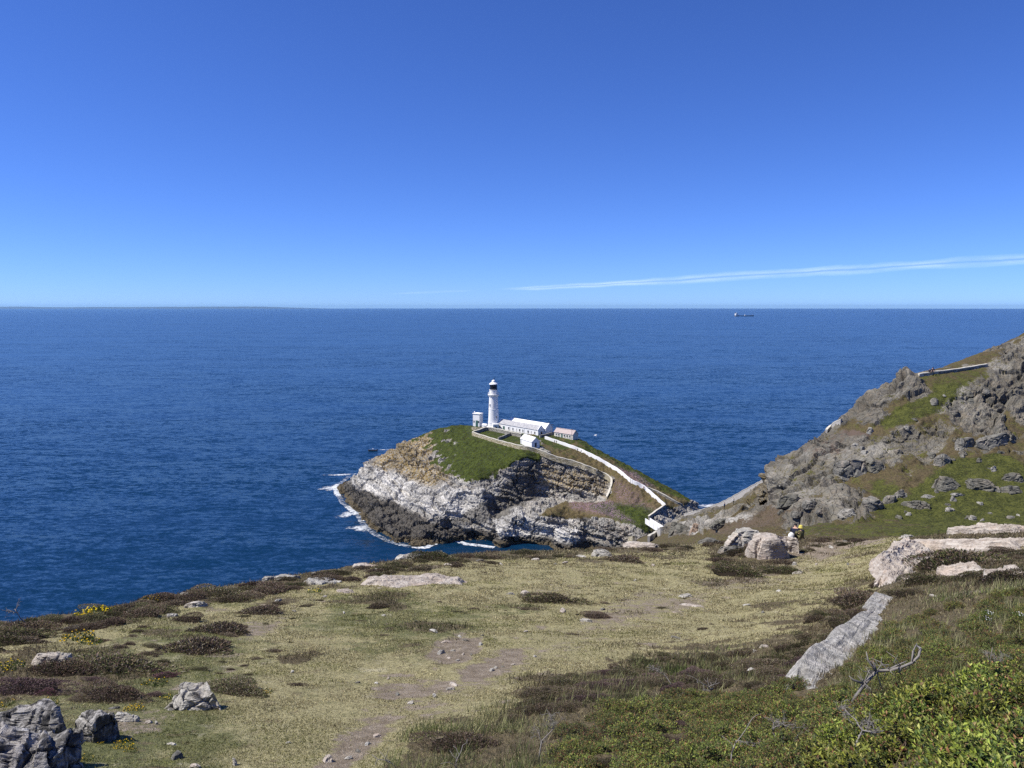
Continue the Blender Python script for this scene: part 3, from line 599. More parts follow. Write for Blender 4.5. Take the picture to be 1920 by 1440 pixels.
    grit = m.math('MULTIPLY', m.mr(m.vor(p, 38, 'F1'), .30, .18), m.math('MULTIPLY', dm, m.mr(n1, .45, .6)))
    c = m.mix(grit, c, (0.45, 0.41, 0.35))
    hgt = m.math('ADD', m.math('MULTIPLY', n2, .6), m.math('MULTIPLY', n3, .5))
    mt = m.done(c, .95, m.bump(hgt, .9, .06), .15)
    o = link('headland', me, mt); tag(o, kind='structure')
    return o, V, F, dict(heath=heath, green=green, dirt=dirt), px, py, D
HED, GV, GF, GA, GPX, GPY, GD = build_headland()
GBVH = BVHTree.FromPolygons(GV.tolist(), GF.tolist())

# ================================================================ HAZE
def build_haze():
    R = 63000.0; zb, zt = -9.0, 240.0
    me = bpy.data.meshes.new('haze'); na = 64
    V = [(R * math.cos(k * 2 * math.pi / na), R * math.sin(k * 2 * math.pi / na), z) for z in (zb, zt) for k in range(na)]
    F = [tuple(range(na - 1, -1, -1)), tuple(range(na, 2 * na))] + [(k, (k + 1) % na, na + (k + 1) % na, na + k) for k in range(na)]
    me.from_pydata(V, [], F); me.update()
    mt = bpy.data.materials.new('haze_air'); mt.use_nodes = True; t = mt.node_tree; t.nodes.clear()
    pv = t.nodes.new('ShaderNodeVolumePrincipled'); pv.inputs['Color'].default_value = (0.34, 0.64, 1.0, 1); pv.inputs['Density'].default_value = 1.3e-5; pv.inputs['Anisotropy'].default_value = 0.2
    ou = t.nodes.new('ShaderNodeOutputMaterial'); t.links.new(pv.outputs[0], ou.inputs['Volume'])
    o = link('haze', me, mt); tag(o, 'thin pale sea haze lying over the water to the horizon', 'haze', kind='stuff')
build_haze()

# ================================================================ MESH BUILDER
class MB:
    def __init__(s): s.v = []; s.f = []
    def add(s, V, F):
        b = len(s.v); s.v += [tuple(float(c) for c in p) for p in V]; s.f += [tuple(i + b for i in q) for q in F]; return s
    def box(s, x0, x1, y0, y1, z0, z1):
        return s.add([(x0, y0, z0), (x1, y0, z0), (x1, y1, z0), (x0, y1, z0), (x0, y0, z1), (x1, y0, z1), (x1, y1, z1), (x0, y1, z1)],
                     [(3, 2, 1, 0), (4, 5, 6, 7), (0, 1, 5, 4), (1, 2, 6, 5), (2, 3, 7, 6), (3, 0, 4, 7)])
    def lathe(s, prof, n=32, cx=0, cy=0, cap=True):
        V = [(cx + r * math.cos(k * 2 * math.pi / n), cy + r * math.sin(k * 2 * math.pi / n), z) for r, z in prof for k in range(n)]
        F = [(i * n + k, i * n + (k + 1) % n, (i + 1) * n + (k + 1) % n, (i + 1) * n + k) for i in range(len(prof) - 1) for k in range(n)]
        if cap: F += [tuple(range(n - 1, -1, -1)), tuple((len(prof) - 1) * n + k for k in range(n))]
        return s.add(V, F)
    def tube(s, pts, r, n=6):
        pts = [Vector(p) for p in pts]; V = []; m = len(pts)
        rr = r if hasattr(r, '__len__') else [r] * m
        for i, p in enumerate(pts):
            t = (pts[min(i + 1, m - 1)] - pts[max(i - 1, 0)]).normalized()
            a = t.orthogonal().normalized() if i == 0 else (a - t * a.dot(t)).normalized()
            b = t.cross(a)
            V += [p + (a * math.cos(k * 2 * math.pi / n) + b * math.sin(k * 2 * math.pi / n)) * rr[i] for k in range(n)]
        F = [(i * n + k, i * n + (k + 1) % n, (i + 1) * n + (k + 1) % n, (i + 1) * n + k) for i in range(m - 1) for k in range(n)]
        F += [tuple(range(n - 1, -1, -1)), tuple((m - 1) * n + k for k in range(n))]
        return s.add(V, F)
    def prism(s, poly, y0, y1):           # poly in x,z extruded along y
        n = len(poly); V = [(x, y0, z) for x, z in poly] + [(x, y1, z) for x, z in poly]
        return s.add(V, [tuple(range(n)), tuple(range(2 * n - 1, n - 1, -1))] + [(k, n + k, n + (k + 1) % n, (k + 1) % n) for k in range(n)])
    def prismx(s, poly, x0, x1):          # poly in y,z extruded along x
        n = len(poly); V = [(x0, y, z) for y, z in poly] + [(x1, y, z) for y, z in poly]
        return s.add(V, [tuple(range(n - 1, -1, -1)), tuple(range(n, 2 * n))] + [(k, (k + 1) % n, n + (k + 1) % n, n + k) for k in range(n)])
    def build(s, name, mat, parent=None, loc=None, smooth=False):
        me = bpy.data.meshes.new(name); me.from_pydata(s.v, [], s.f); me.update()
        if smooth: me.polygons.foreach_set('use_smooth', [True] * len(me.polygons))
        return link(name, me, mat, parent, loc)

# ---------------------------------------------------------------- building materials
def whitewash():
    m = M('whitewash'); p = m.obj(); n = m.noise(p, .5, 5, .6); st = m.noise(m.scale(p, (1.5, 1.5, .12)), 1.2, 4, .6)
    c = m.mix(m.mr(st, .5, .75, 0, .35), m.mix(n, (.74, .74, .72), (.84, .83, .81)), (.60, .57, .52))
    return m.done(c, .75, m.bump(m.noise(p, 3, 4), .25, .03), .25)
def slate():
    m = M('slate'); p = m.obj(); b = m.n('ShaderNodeTexBrick'); m.put(b.inputs['Vector'], m.scale(p, (1, 1, 1)))
    b.inputs['Scale'].default_value = 2.4; b.inputs['Mortar Size'].default_value = .02
    n = m.noise(p, 1.3, 5, .65)
    c = m.mix(m.mr(n, .35, .7), (.27, .27, .285), (.46, .455, .45))
    return m.done(m.mix(m.math('MULTIPLY', b.outputs['Fac'], .4), c, (.15, .15, .15)), .7, m.bump(n, .3, .05), .3)
def stonework(name, lo, hi, sc=1.4):
    m = M(name); p = m.pos(); v = m.vor(m.scale(p, (1, 1, 1.9)), sc, 'F1', 'Color'); e = m.vor(m.scale(p, (1, 1, 1.9)), sc, 'DISTANCE_TO_EDGE')
    sep = m.n('ShaderNodeSeparateColor'); m.put(sep.inputs[0], v)
    f = m.math('ADD', m.math('MULTIPLY', sep.outputs[0], .55), m.math('MULTIPLY', m.noise(p, 2.5, 5), .45))
    c = m.mix(m.mr(f, .25, .75), lo, hi); c = m.mix(m.mr(e, 0, .07, .7, 0), c, tuple(x * .25 for x in lo))
    return m.done(c, .9, m.bump(m.math('ADD', m.mr(e, 0, .12), m.math('MULTIPLY', f, .5)), .7, .12), .2)
WHITE = whitewash(); SLATE = slate()
WROOF = plain('white_roof_paint', (.80, .79, .76), .7, .3, .08, .8)
REDROOF = plain('weathered_red_roof', (.40, .33, .31), .8, .2, .22, 1.2)
STONE = stonework('grey_stonework', (.16, .15, .13), (.42, .40, .35))
LICHSTONE = stonework('lichen_stonework', (.26, .22, .13), (.52, .47, .34))
COPING = plain('pale_coping', (.52, .49, .41), .9, .2, .25, 2.0)
DARKGLASS = plain('dark_window_glass', (.025, .03, .04), .12, .5, .1)
GREENPAINT = plain('green_door_paint', (.05, .12, .10), .5, .4, .15)
BLACKIRON = plain('black_iron', (.03, .03, .032), .5, .4, .2)
WOODGREY = plain('weathered_timber', (.16, .14, .12), .9, .2, .3)
STUCCO = plain('cream_render', (.62, .58, .50), .85, .2, .2, 1.0)
CONCRETE = plain('grey_concrete', (.36, .34, .31), .9, .2, .25, 1.2)
def lantern_glass():
    m = M('lantern_glass'); b = m.b; b.inputs['Base Color'].default_value = (.10, .11, .13, 1); b.inputs['Roughness'].default_value = .05
    b.inputs['Transmission Weight'].default_value = .75; b.inputs['IOR'].default_value = 1.3
    return m.m
LGLASS = lantern_glass()

# ================================================================ LIGHTHOUSE
def build_lighthouse():
    base = PZ(925.5, 803, 34.8); o = empty('lighthouse', base)
    tag(o, 'tall white tapering lighthouse tower with railed gallery and dark glazed lantern', 'lighthouse')
    R = lambda z: 3.35 - (3.35 - 2.45) * (z / 19.0) ** .8
    MB().lathe([(3.75, -2), (3.75, .9), (3.5, 1.0)] + [(R(z), z) for z in np.linspace(1, 18.8, 24)], 48).build('tower', WHITE, o, smooth=True)
    for zb in (3.6, 11.3): MB().lathe([(R(zb) + .02, zb - .14), (R(zb) + .11, zb - .1), (R(zb) + .11, zb + .1), (R(zb) + .02, zb + .14)], 48, cap=False).build('string_course', WHITE, o)
    g = MB().lathe([(2.4, 18.3), (2.55, 18.7), (2.95, 19.2), (3.25, 19.5), (3.25, 19.85), (2.1, 19.85)], 48).build('gallery', WHITE, o)
    cb = MB()
    for k in range(18):
        a = k * 2 * math.pi / 18; c, s = math.cos(a), math.sin(a)
        q = MB().box(2.45, 3.1, -.14, .14, 18.75, 19.35); cb.add([(x * c - y * s, x * s + y * c, z) for x, y, z in q.v], q.f)
    cb.build('corbel_ring', WHITE, g)['kind'] = 'stuff'
    MB().lathe([(2.35, 19.8), (2.35, 22.3), (2.45, 22.35), (2.45, 22.55), (1.9, 22.55)], 48).build('lantern_drum', WHITE, o)
    rl = MB()
    for k in range(24):
        a = k * 2 * math.pi / 24; x, y = 3.12 * math.cos(a), 3.12 * math.sin(a); rl.box(x - .04, x + .04, y - .04, y + .04, 19.8, 21.0)
    for z in (20.2, 20.6, 21.0): rl.tube([(3.12 * math.cos(k * math.pi / 24), 3.12 * math.sin(k * math.pi / 24), z) for k in range(49)], .035, 5)
    rl.build('railing', plain('white_rail', (.75, .75, .74)), o)
    MB().lathe([(2.0, 22.5), (2.0, 25.6)], 32, cap=False).build('lantern_glazing', LGLASS, o, smooth=True)
    gb = MB()
    for k in range(16):
        for d in (1, -1):
            gb.tube([(2.04 * math.cos((k + d * t) * 2 * math.pi / 16), 2.04 * math.sin((k + d * t) * 2 * math.pi / 16), 22.5 + 3.1 * t) for t in np.linspace(0, 1, 5)], .045, 4)
    for z in (22.6, 24.05, 25.5): gb.tube([(2.04 * math.cos(k * math.pi / 16), 2.04 * math.sin(k * math.pi / 16), z) for k in range(33)], .05, 4)
    gb.build('glazing_bars', BLACKIRON, o)
    MB().lathe([(.5, 22.4), (.9, 22.9), (1.15, 24), (.95, 25), (.4, 25.5)], 20).build('lens', plain('lens_brass', (.22, .15, .10), .2, .6, .3, 6), o, smooth=True)
    rf = MB().lathe([(2.45, 25.5), (2.55, 25.65), (2.3, 26.0), (1.7, 26.5), (1.15, 26.8), (1.0, 27.0), (1.05, 27.4), (.9, 27.8), (.4, 28.1), (.12, 28.2)], 40).build('lantern_roof', WHITE, o, smooth=True)
    v = MB().tube([(0, 0, 28.1), (0, 0, 29.3)], .05, 6); v.box(-.1, .9, -.03, .03, 28.95, 29.1); v.box(.6, 1.0, -.03, .03, 28.8, 29.3); v.build('weather_vane', BLACKIRON, rf)
    tocam = math.atan2(-base[1], -base[0])
    for off, z, h in ((-.85, 13.2, 1.1), (.62, 6.2, 1.35)):
        a = tocam + off; r = R(z); w = MB().box(-.10, .07, -.46, .46, -.12, h + .1).build('window', WHITE, o, (r * math.cos(a), r * math.sin(a), z)); w.rotation_euler = (0, 0, a)
        MB().box(-.2, .10, -.33, .33, .02, h).build('pane', DARKGLASS, w); MB().box(-.1, .2, -.52, .52, -.27, -.13).build('sill', WHITE, w)
    # porch at the foot
    a = tocam + .25; p = MB().box(0, 2.6, -1.7, 1.7, 0, 4.0).build('porch', WHITE, o, (3.0 * math.cos(a), 3.0 * math.sin(a), -1.0)); p.rotation_euler = (0, 0, a)
    MB().box(-.2, 2.75, -1.85, 1.85, 4.0, 4.25).build('porch_roof', WHITE, p); MB().box(2.5, 2.66, -.5, .5, .8, 3.0).build('door', GREENPAINT, p)
    return o
build_lighthouse()

def house(name, label, FL, FR, W, hw, hr, wins, roofm, wallm=WHITE, group=None, coping=True, cat='house', gable_door=None, thick=.18, over=.18, winh=(.9, 2.3)):
    FL = np.array(FL); FR = np.array(FR); d = FR - FL; L = math.hypot(d[0], d[1]); rz = math.atan2(d[1], d[0])
    o = empty(name, FL, rz); tag(o, label, cat, group)
    wl = MB(); wl.prismx([(0, -1.2), (W, -1.2), (W, hw), (W / 2, hw + hr), (0, hw)], 0, L); wl.build('wall', wallm, o)
    sl = math.hypot(W / 2, hr); nx, nz = -hr / sl, (W / 2) / sl           # outward normal of the front slope (y,z)
    x0, x1 = (.32, L - .32) if coping else (-over, L + over)
    for sgn, nm in ((1, 'roof_slope'), (-1, 'roof_slope')):
        yy = (lambda y: y) if sgn == 1 else (lambda y: W - y)
        e = over; ey, ez = -e * (W / 2) / sl, hw - e * hr / sl
        poly = [(yy(ey), ez + .02), (yy(W / 2), hw + hr + .02), (yy(W / 2), hw + hr + .02 + thick / nz), (yy(ey + nx * thick), ez + nz * thick + .02)]
        if sgn == -1: poly = poly[::-1]
        MB().prismx(poly, x0, x1).build(nm, roofm, o)
    if coping:
        for xa, xb in ((-.06, .34), (L - .34, L + .06)):
            poly = [(-.3, hw - .25), (-.3, hw + .25), (W / 2, hw + hr + .55), (W + .3, hw + .25), (W + .3, hw - .25), (W / 2, hw + hr + .03)]
            MB().prismx(poly[::-1], xa, xb).build('gable_coping', WHITE, o)
    else:
        MB().box(-over, L + over, W / 2 - .14, W / 2 + .14, hw + hr + thick * .7, hw + hr + thick + .16).build('ridge', roofm, o)
    for fx, w, kind in wins:
        x = fx * L
        if kind == 'door':
            dd = MB().box(-w / 2, w / 2, -.09, .0, .05, 2.3).build('door', GREENPAINT, o, (x, 0, 0)); MB().box(-w / 2 - .1, w / 2 + .1, -.05, .05, 0, 2.45).build('frame', WHITE, dd)
        elif kind == 'pipe':
            MB().tube([(x, -.1, -.3), (x, -.1, hw)], .07, 6).build('drainpipe', WHITE, o)
        else:
            b, t = winh; ww = MB().box(-w / 2 - .12, w / 2 + .12, -.05, .05, b - .1, t + .12).build('window', WHITE, o, (x, 0, 0))
            MB().box(-w / 2, w / 2, -.075, 0, b, t).build('pane', DARKGLASS, ww)
            MB().box(-.03, .03, -.1, -.07, b, t).build('glazing_bar', WHITE, ww); MB().box(-w / 2 - .18, w / 2 + .18, -.16, .0, b - .24, b - .1).build('sill', WHITE, ww)
    if gable_door:
        y, w, h, m_ = gable_door
        MB().box(L - .02, L + .05, y - w / 2, y + w / 2, .1, h).build('gable_door', m_, o)
    return o
zb = 34.7
FLl, FRl = PZ(934.5, 804.5, zb), PZ(1009, 818, zb)
house('keepers_cottage', 'long low white keepers cottage with grey slate roof joined to the lighthouse', FLl, FRl, 4.6, 3.3, 2.1,
      [(.04, .8, 'w'), (.145, 1.5, 'door'), (.27, .9, 'w'), (.30, .2, 'pipe'), (.38, .8, 'w'), (.475, .35, 'w'), (.55, 1.0, 'w'), (.63, .75, 'w'), (.665, .2, 'pipe'), (.76, 1.1, 'w'), (.835, .4, 'w'), (.92, .9, 'w')], SLATE, gable_door=(2.6, 1.1, 2.4, DARKGLASS))
dv = (FRl - FLl) / np.linalg.norm(FRl - FLl); pv_ = np.array([-dv[1], dv[0], 0])
house('rear_range', 'white roofed rear range standing behind the slate roofed keepers cottage', FLl + dv * 3 + pv_ * 4.75, FRl + dv * 1.2 + pv_ * 4.75, 5.2, 3.6, 2.5, [], WROOF)
house('outhouse', 'small white outhouse with white roof behind the stone garden wall', PZ(976, 832.5, 34.0), PZ(997, 839.5, 34.0), 4.6, 2.9, 1.9, [(.08, .2, 'pipe')], WROOF, coping=False, gable_door=(2.3, 1.1, 2.4, DARKGLASS))
house('red_roofed_cottage', 'low cream cottage with faded red roof on the slope above the sea', PZ(1039, 818.5, 34.6), PZ(1074, 825.5, 34.2), 4.4, 2.5, 1.9,
      [(.12, .9, 'w'), (.26, .9, 'w'), (.42, 1.0, 'door'), (.56, 1.0, 'w'), (.70, 1.0, 'w'), (.84, 1.0, 'w')], REDROOF, STUCCO, coping=False, winh=(.8, 2.0))
def build_fog_house():
    b = PZ(891, 800, 34.6); o = empty('fog_signal_house', b, math.radians(-32)); tag(o, 'square white fog signal tower with flat roof beside the lighthouse', 'tower')
    MB().box(-1.6, 3.0, 0, 3.6, -1.5, 7.6).build('wall', WHITE, o)
    rf = MB().box(-1.9, 3.3, -.3, 3.9, 7.6, 7.9); rf.add([(-1.85, -.25, 7.9), (3.25, -.25, 7.9), (3.25, 3.85, 7.9), (-1.85, 3.85, 7.9), (.7, 1.8, 8.4)], [(0, 1, 4), (1, 2, 4), (2, 3, 4), (3, 0, 4)])
    r = rf.build('roof', WHITE, o); MB().lathe([(.3, 8.0), (.3, 8.7), (.42, 8.75), (.1, 9.0)], 12, -.9, .8).build('vent', WHITE, r)
    for k in range(6): MB().box(-1.67, -1.59, 1.3, 2.1, 2.6 + k * .85, 3.05 + k * .85).build('louvre', DARKGLASS, o)
    MB().box(.4, 2.0, -.08, .05, .2, 3.8).build('door', GREENPAINT, o)
    for x in (-.8, 2.5): MB().box(x - .35, x + .35, -.06, .05, 2.4, 3.6).build('window', DARKGLASS, o)
build_fog_house()
sh = empty('white_store', PZ(909, 802, 34.5), math.radians(-30)); tag(sh, 'tiny white domed store hut between fog signal tower and lighthouse', 'hut')
q = MB(); q.box(-1.4, 1.4, -1.0, 1.2, -1.2, 1.5); q.build('wall', WHITE, sh)
q = MB(); q.prismx([(1.25, 1.5), (-1.05, 1.5), (-.95, 1.95), (-.5, 2.3), (.1, 2.45), (.7, 2.3), (1.15, 1.95)], -1.45, 1.45); q.build('curved_roof', WHITE, sh)
MB().box(.5, 1.1, -1.05, -.95, .2, 1.2).build('door', DARKGLASS, sh)

# ================================================================ WALLS
def wall(name, label, bvh, pts, h, t, mat, group=None, cap=None, step=5.0, cat='wall', sm=2, sink=.9, ymin=0, ymax=1e9, world=None):
    P = [] if world is None else [np.array(a) * (1 - k / 8) + np.array(b) * (k / 8) for a, b in zip(world[:-1], world[1:]) for k in range(8)]
    if world is not None: pts = [(0, 0)]
    for (x0, y0), (x1, y1) in zip(pts[:-1], pts[1:]):
        n = max(2, int(math.hypot(x1 - x0, y1 - y0) / step) + 1)
        for k in range(n):
            for dy in range(0, 24, 2):                     # the skyline is rough: look a little lower if the ray misses
                q = hit(bvh, x0 + (x1 - x0) * k / n, y0 + (y1 - y0) * k / n + dy)
                if q is not None and ymin < q.y < ymax: P.append(np.array(q)); break
    q = hit(bvh, *pts[-1]) if world is None else None
    if q is not None and ymin < q.y < ymax: P.append(np.array(q))
    P = np.array(P); keep = [0]
    for i in range(1, len(P)):
        if np.linalg.norm(P[i] - P[keep[-1]]) > .5: keep.append(i)
    P = P[keep]
    for _ in range(sm):
        Q = P.copy(); Q[1:-1] = (P[:-2] + 2 * P[1:-1] + P[2:]) / 4; P = Q
    T = np.gradient(P[:, :2], axis=0); T /= np.linalg.norm(T, axis=1, keepdims=True) + 1e-9; Nn = np.stack([-T[:, 1], T[:, 0]], 1) * t / 2
    o0 = P[0].copy(); n = len(P)
    def strip(zlo, zhi, wf):
        m = MB(); V = []
        for i in range(n):
            x, y = P[i, :2] - o0[:2]; nx, ny = Nn[i] * wf; z = P[i, 2] - o0[2]; hh = h * (1 + .05 * math.sin(i * 1.7))
            V += [(x - nx, y - ny, z + zlo * 1.0 if zlo < 0 else z + hh), (x + nx, y + ny, z + zlo if zlo < 0 else z + hh), (x + nx, y + ny, z + hh + zhi), (x - nx, y - ny, z + hh + zhi)]
        F = []
        for i in range(n - 1):
            a = 4 * i; b = a + 4
            F += [(a + k, b + k, b + (k + 1) % 4, a + (k + 1) % 4) for k in range(4)]
        F += [(0, 1, 2, 3), (4 * n - 1, 4 * n - 2, 4 * n - 3, 4 * n - 4)]
        return m.add(V, F)
    if cap is None:
        o = strip(-sink, 0, 1.0).build(name, mat, None, o0); return tag(o, label, cat, group)
    o = tag(empty(name, o0), label, cat, group)
    strip(-sink, 0, 1.0).build('masonry', mat, o); strip(0, .16, 1.2).build('coping', cap, o)
    return o
wall('garden_wall', 'long grey stone wall running below the outhouse down to the cliff edge', IBVH, [(886, 816), (905, 822), (933, 831), (972, 841), (997, 845), (1016, 851), (1041, 862), (1075, 870), (1110, 883), (1135, 894), (1147, 902), (1146, 915), (1141, 930), (1137, 938)], 1.7, .8, LICHSTONE, cap=COPING)
wall('yard_wall', 'grey stone retaining wall in front of the long white cottage', IBVH, [(886, 816), (913, 806.5), (938, 811), (961, 817), (978, 820)], 1.9, .8, STONE, cap=COPING)
wall('garden_divider', 'short stone wall dividing the two walled gardens', IBVH, [(934, 826), (948, 820), (961, 815)], 1.5, .7, STONE)
wall('terrace_wall', 'low pale stone terrace wall below the fog signal tower', IBVH, [(885, 806), (896, 807), (908, 806)], 1.6, .8, LICHSTONE)
wall('white_wall', 'long white painted wall stepping down from cottages to the footbridge', IBVH, [(1022, 823), (1040, 829), (1083, 844), (1119, 861), (1160, 885), (1182, 904), (1205, 914), (1211, 919), (1230, 936), (1247, 951)], 1.5, .6, WHITE)
wall('old_boundary_wall', 'low grey boundary wall branching off the white wall towards the rocks', IBVH, [(1213, 917), (1230, 923), (1249, 933), (1266, 943), (1279, 949)], .9, .6, STONE, cap=COPING)
wall('landing_wall', 'dark stone wall along the chasm edge above the bridge', IBVH, [(1247, 952), (1232, 962), (1216, 974)], 1.5, .7, STONE, cap=COPING)
wall('cottage_yard_wall', 'low grey wall joining the long cottage and red roofed cottage', IBVH, [(1012, 821), (1028, 817), (1040, 814)], 1.4, .6, STONE)
wall('steps_parapet', 'stone parapet of the zigzag steps climbing the mainland hillside', HBVH, None, 1.6, .7, CONCRETE, cap=COPING, sm=8, sink=3.5, world=[PD(1432, 911, 196), PD(1414, 920, 203), PD(1376, 940, 222), PD(1357, 950, 232), PD(1312, 966, 256), PD(1280, 972, 274)])
wall('hilltop_wall', 'pale capped stone wall across the hillside where two people sit', HBVH, [(1722, 706), (1745, 702), (1775, 699), (1810, 694), (1850, 687)], .32, .4, STONE, cap=COPING, step=8, ymax=140, sm=4)
wall('upper_parapet', 'short curved pale parapet on the hillside edge against the sea', HBVH, [(1549, 812), (1556, 804), (1566, 797), (1577, 792)], .45, .3, CONCRETE, cap=COPING, step=4, ymax=140)
wall('lower_steps_wall', 'short stone wall beside the steps at the mainland bridge end', HBVH, [(1216, 1017), (1228, 1008), (1240, 1001)], 1.6, .6, CONCRETE, cap=COPING)
wall('bridge_abutment_wall', 'pale broken stone wall at the foot of the mainland steps', HBVH, [(1179, 1017), (1188, 1017)], 2.2, .8, LICHSTONE)

# ================================================================ FOOTBRIDGE
def build_bridge():
    a = PZ(1216, 979, 13.4); b = PD(1252, 1002, 290); d = b - a; L = math.hypot(d[0], d[1]); rz = math.atan2(d[1], d[0])
    o = empty('footbridge', a, rz); tag(o, 'white footbridge crossing the dark chasm to the island', 'bridge'); sl = d[2] / L
    def slab(y0, y1, z0, z1):
        return MB().add([(-1, y0, z0 - sl), (L + 1, y0, z0 + sl * (L + 1)), (L + 1, y1, z0 + sl * (L + 1)), (-1, y1, z0 - sl), (-1, y0, z1 - sl), (L + 1, y0, z1 + sl * (L + 1)), (L + 1, y1, z1 + sl * (L + 1)), (-1, y1, z1 - sl)],
                        [(3, 2, 1, 0), (4, 5, 6, 7), (0, 1, 5, 4), (1, 2, 6, 5), (2, 3, 7, 6), (3, 0, 4, 7)])
    slab(-1.0, 1.0, -.5, 0).build('deck', CONCRETE, o)
    for y in (-1.15, .95): slab(y, y + .2, -.8, 1.5).build('parapet', WHITE, o)
    for k in range(6):
        x = L * k / 5; MB().box(x - .08, x + .08, -1.27, -1.15, -.8 + sl * x, 1.6 + sl * x).build('post', WHITE, o)
build_bridge()

# ================================================================ POLES AND CABLES
def pole(px, py, h, label, r=.1, arm=False):
    q = hit(IBVH, px, py); o = empty('utility_pole', q); tag(o, label, 'pole', 'timber poles on the island')
    MB().tube([(0, 0, -.5), (0, 0, h)], [r, r * .75], 6).build('shaft', WOODGREY, o)
    if arm: MB().box(-.7, .7, -.06, .06, h - .5, h - .36).build('crossarm', WOODGREY, o)
    return Vector(q) + Vector((0, 0, h - .2))
p1 = pole(1035, 819, 7.0, 'tall dark timber pole between long cottage and red roofed cottage', .11, True)
p2 = pole(1072, 829, 7.2, 'timber pole rising in front of the red roofed cottage', .11, True)
p3_ = pole(1182, 909, 4.0, 'timber pole beside the white wall halfway down the slope', .09)
for x, y, l in ((1210, 956, 'short dark post standing in green grass above the bridge'), (1211, 986, 'short dark post beside the island end of the footbridge'), (1171, 962, 'short dark post on the pink flowered grass slope')): pole(x, y, 2.2, l, .08)
def cable(a, b, label, sag=1.2):
    pts = [a.lerp(b, t) - Vector((0, 0, sag * 4 * t * (1 - t))) for t in np.linspace(0, 1, 17)]
    o = MB().tube([p - a for p in pts], .035, 4).build('overhead_cable', BLACKIRON, None, a); tag(o, label, 'cable', 'overhead cables')
cable(p1, p2, 'thin overhead cable between the two poles by the red roofed cottage')
cable(p2, Vector(PD(1182, 898, 350)), 'thin overhead cable descending along the slope above the white wall', 2.0)

# ================================================================ SHIP, BOAT, GULL
def build_ship():
    D = 104.5 / math.tan(math.atan((592.8 - 576) / FPX)); c = PD(1395, 592.8, D); o = empty('cargo_ship', (c[0], c[1], 0), math.radians(4)); tag(o, 'distant grey cargo ship with white superstructure near the horizon', 'ship')
    HULL = plain('ship_hull', (.06, .075, .10), .6); SW = plain('ship_white', (.8, .8, .78), .6)
    sec = [(-112, 13, 0), (-108, 16, -1), (-60, 17, -2), (60, 17, -2), (95, 12, -2), (112, 1.0, -1), (118, .4, 3)]; V = []
    for x, w, zb in sec: V += [(x, -w, 9 if x < 90 else 12), (x, -w * .8, zb), (x, w * .8, zb), (x, w, 9 if x < 90 else 12)]
    F = [(4 * i + k, 4 * i + k + 1, 4 * i + 5 + k, 4 * i + 4 + k) for i in range(len(sec) - 1) for k in range(3)] + [(4 * i + 3, 4 * i, 4 * i + 4, 4 * i + 7) for i in range(len(sec) - 1)] + [(3, 2, 1, 0)]
    MB().add(V, F).build('hull', HULL, o)
    s = MB().box(-106, -80, -15, 15, 9, 32); s.box(-102, -84, -17, 17, 32, 37); st = s.build('superstructure', SW, o)
    MB().box(-107, -101, -5, 5, 32.5, 44).build('funnel', HULL, st); MB().box(-93, -92, -.6, .6, 37, 48).build('mast', SW, st)
    MB().box(-78, -66, -10, 10, 9, 22).build('deck_house', SW, o); MB().box(6, 18, -8, 8, 9, 17).build('crane_house', SW, o); MB().box(100, 101, -.5, .5, 12, 24).build('foremast', SW, o)
build_ship()
FOAM = None
def foam_material():
    m = M('sea_foam'); p = m.pos(); e = m.attr('edge')
    n = m.noise(m.scale(p, (.8, 1, 1)), .55, 6, .72, .6)
    n2 = m.noise(m.scale(p, (.5, 1, 1)), 1.6, 4, .7)
    a = m.math('MULTIPLY', m.mr(m.math('ADD', m.math('ADD', m.math('MULTIPLY', n, .7), m.math('MULTIPLY', n2, .3)), m.math('MULTIPLY', e, .22)), .57, .80), .75)
    m.put(m.b.inputs['Alpha'], a); return m.done((.82, .85, .86), .9, None, .1)
FOAM = foam_material()
def foam(name, label, cx, cy, rx, ry, rz=0.0, kind='stuff', seed=0, z=.06, cat='foam'):
    n, rings = 40, 7; V = [(0, 0, 0)]; E = [1.0]; r_ = random.Random(seed); ph = [r_.uniform(0, 6.28) for _ in range(5)]
    for i in range(1, rings + 1):
        for k in range(n):
            a = k * 2 * math.pi / n; w = 1 + .22 * math.sin(2 * a + ph[0]) + .16 * math.sin(3 * a + ph[1]) + .12 * math.sin(5 * a + ph[2])
            V.append((rx * w * i / rings * math.cos(a), ry * w * i / rings * math.sin(a), 0)); E.append(1 - 2.0 * (i / rings) ** 2 if i < rings else -1.4)
    F = [(0, 1 + k, 1 + (k + 1) % n) for k in range(n)]
    for i in range(rings - 1):
        a = 1 + i * n
        for k in range(n): F += [(a + k, a + n + k, a + n + (k + 1) % n), (a + k, a + n + (k + 1) % n, a + (k + 1) % n)]
    me = mesh_np(name, np.array(V), np.array(F), dict(edge=np.array(E)))
    p = PZ(cx, cy, 0); o = link(name, me, FOAM, None, (p[0], p[1], z)); o.rotation_euler = (0, 0, rz); tag(o, label, cat, kind=kind); return o
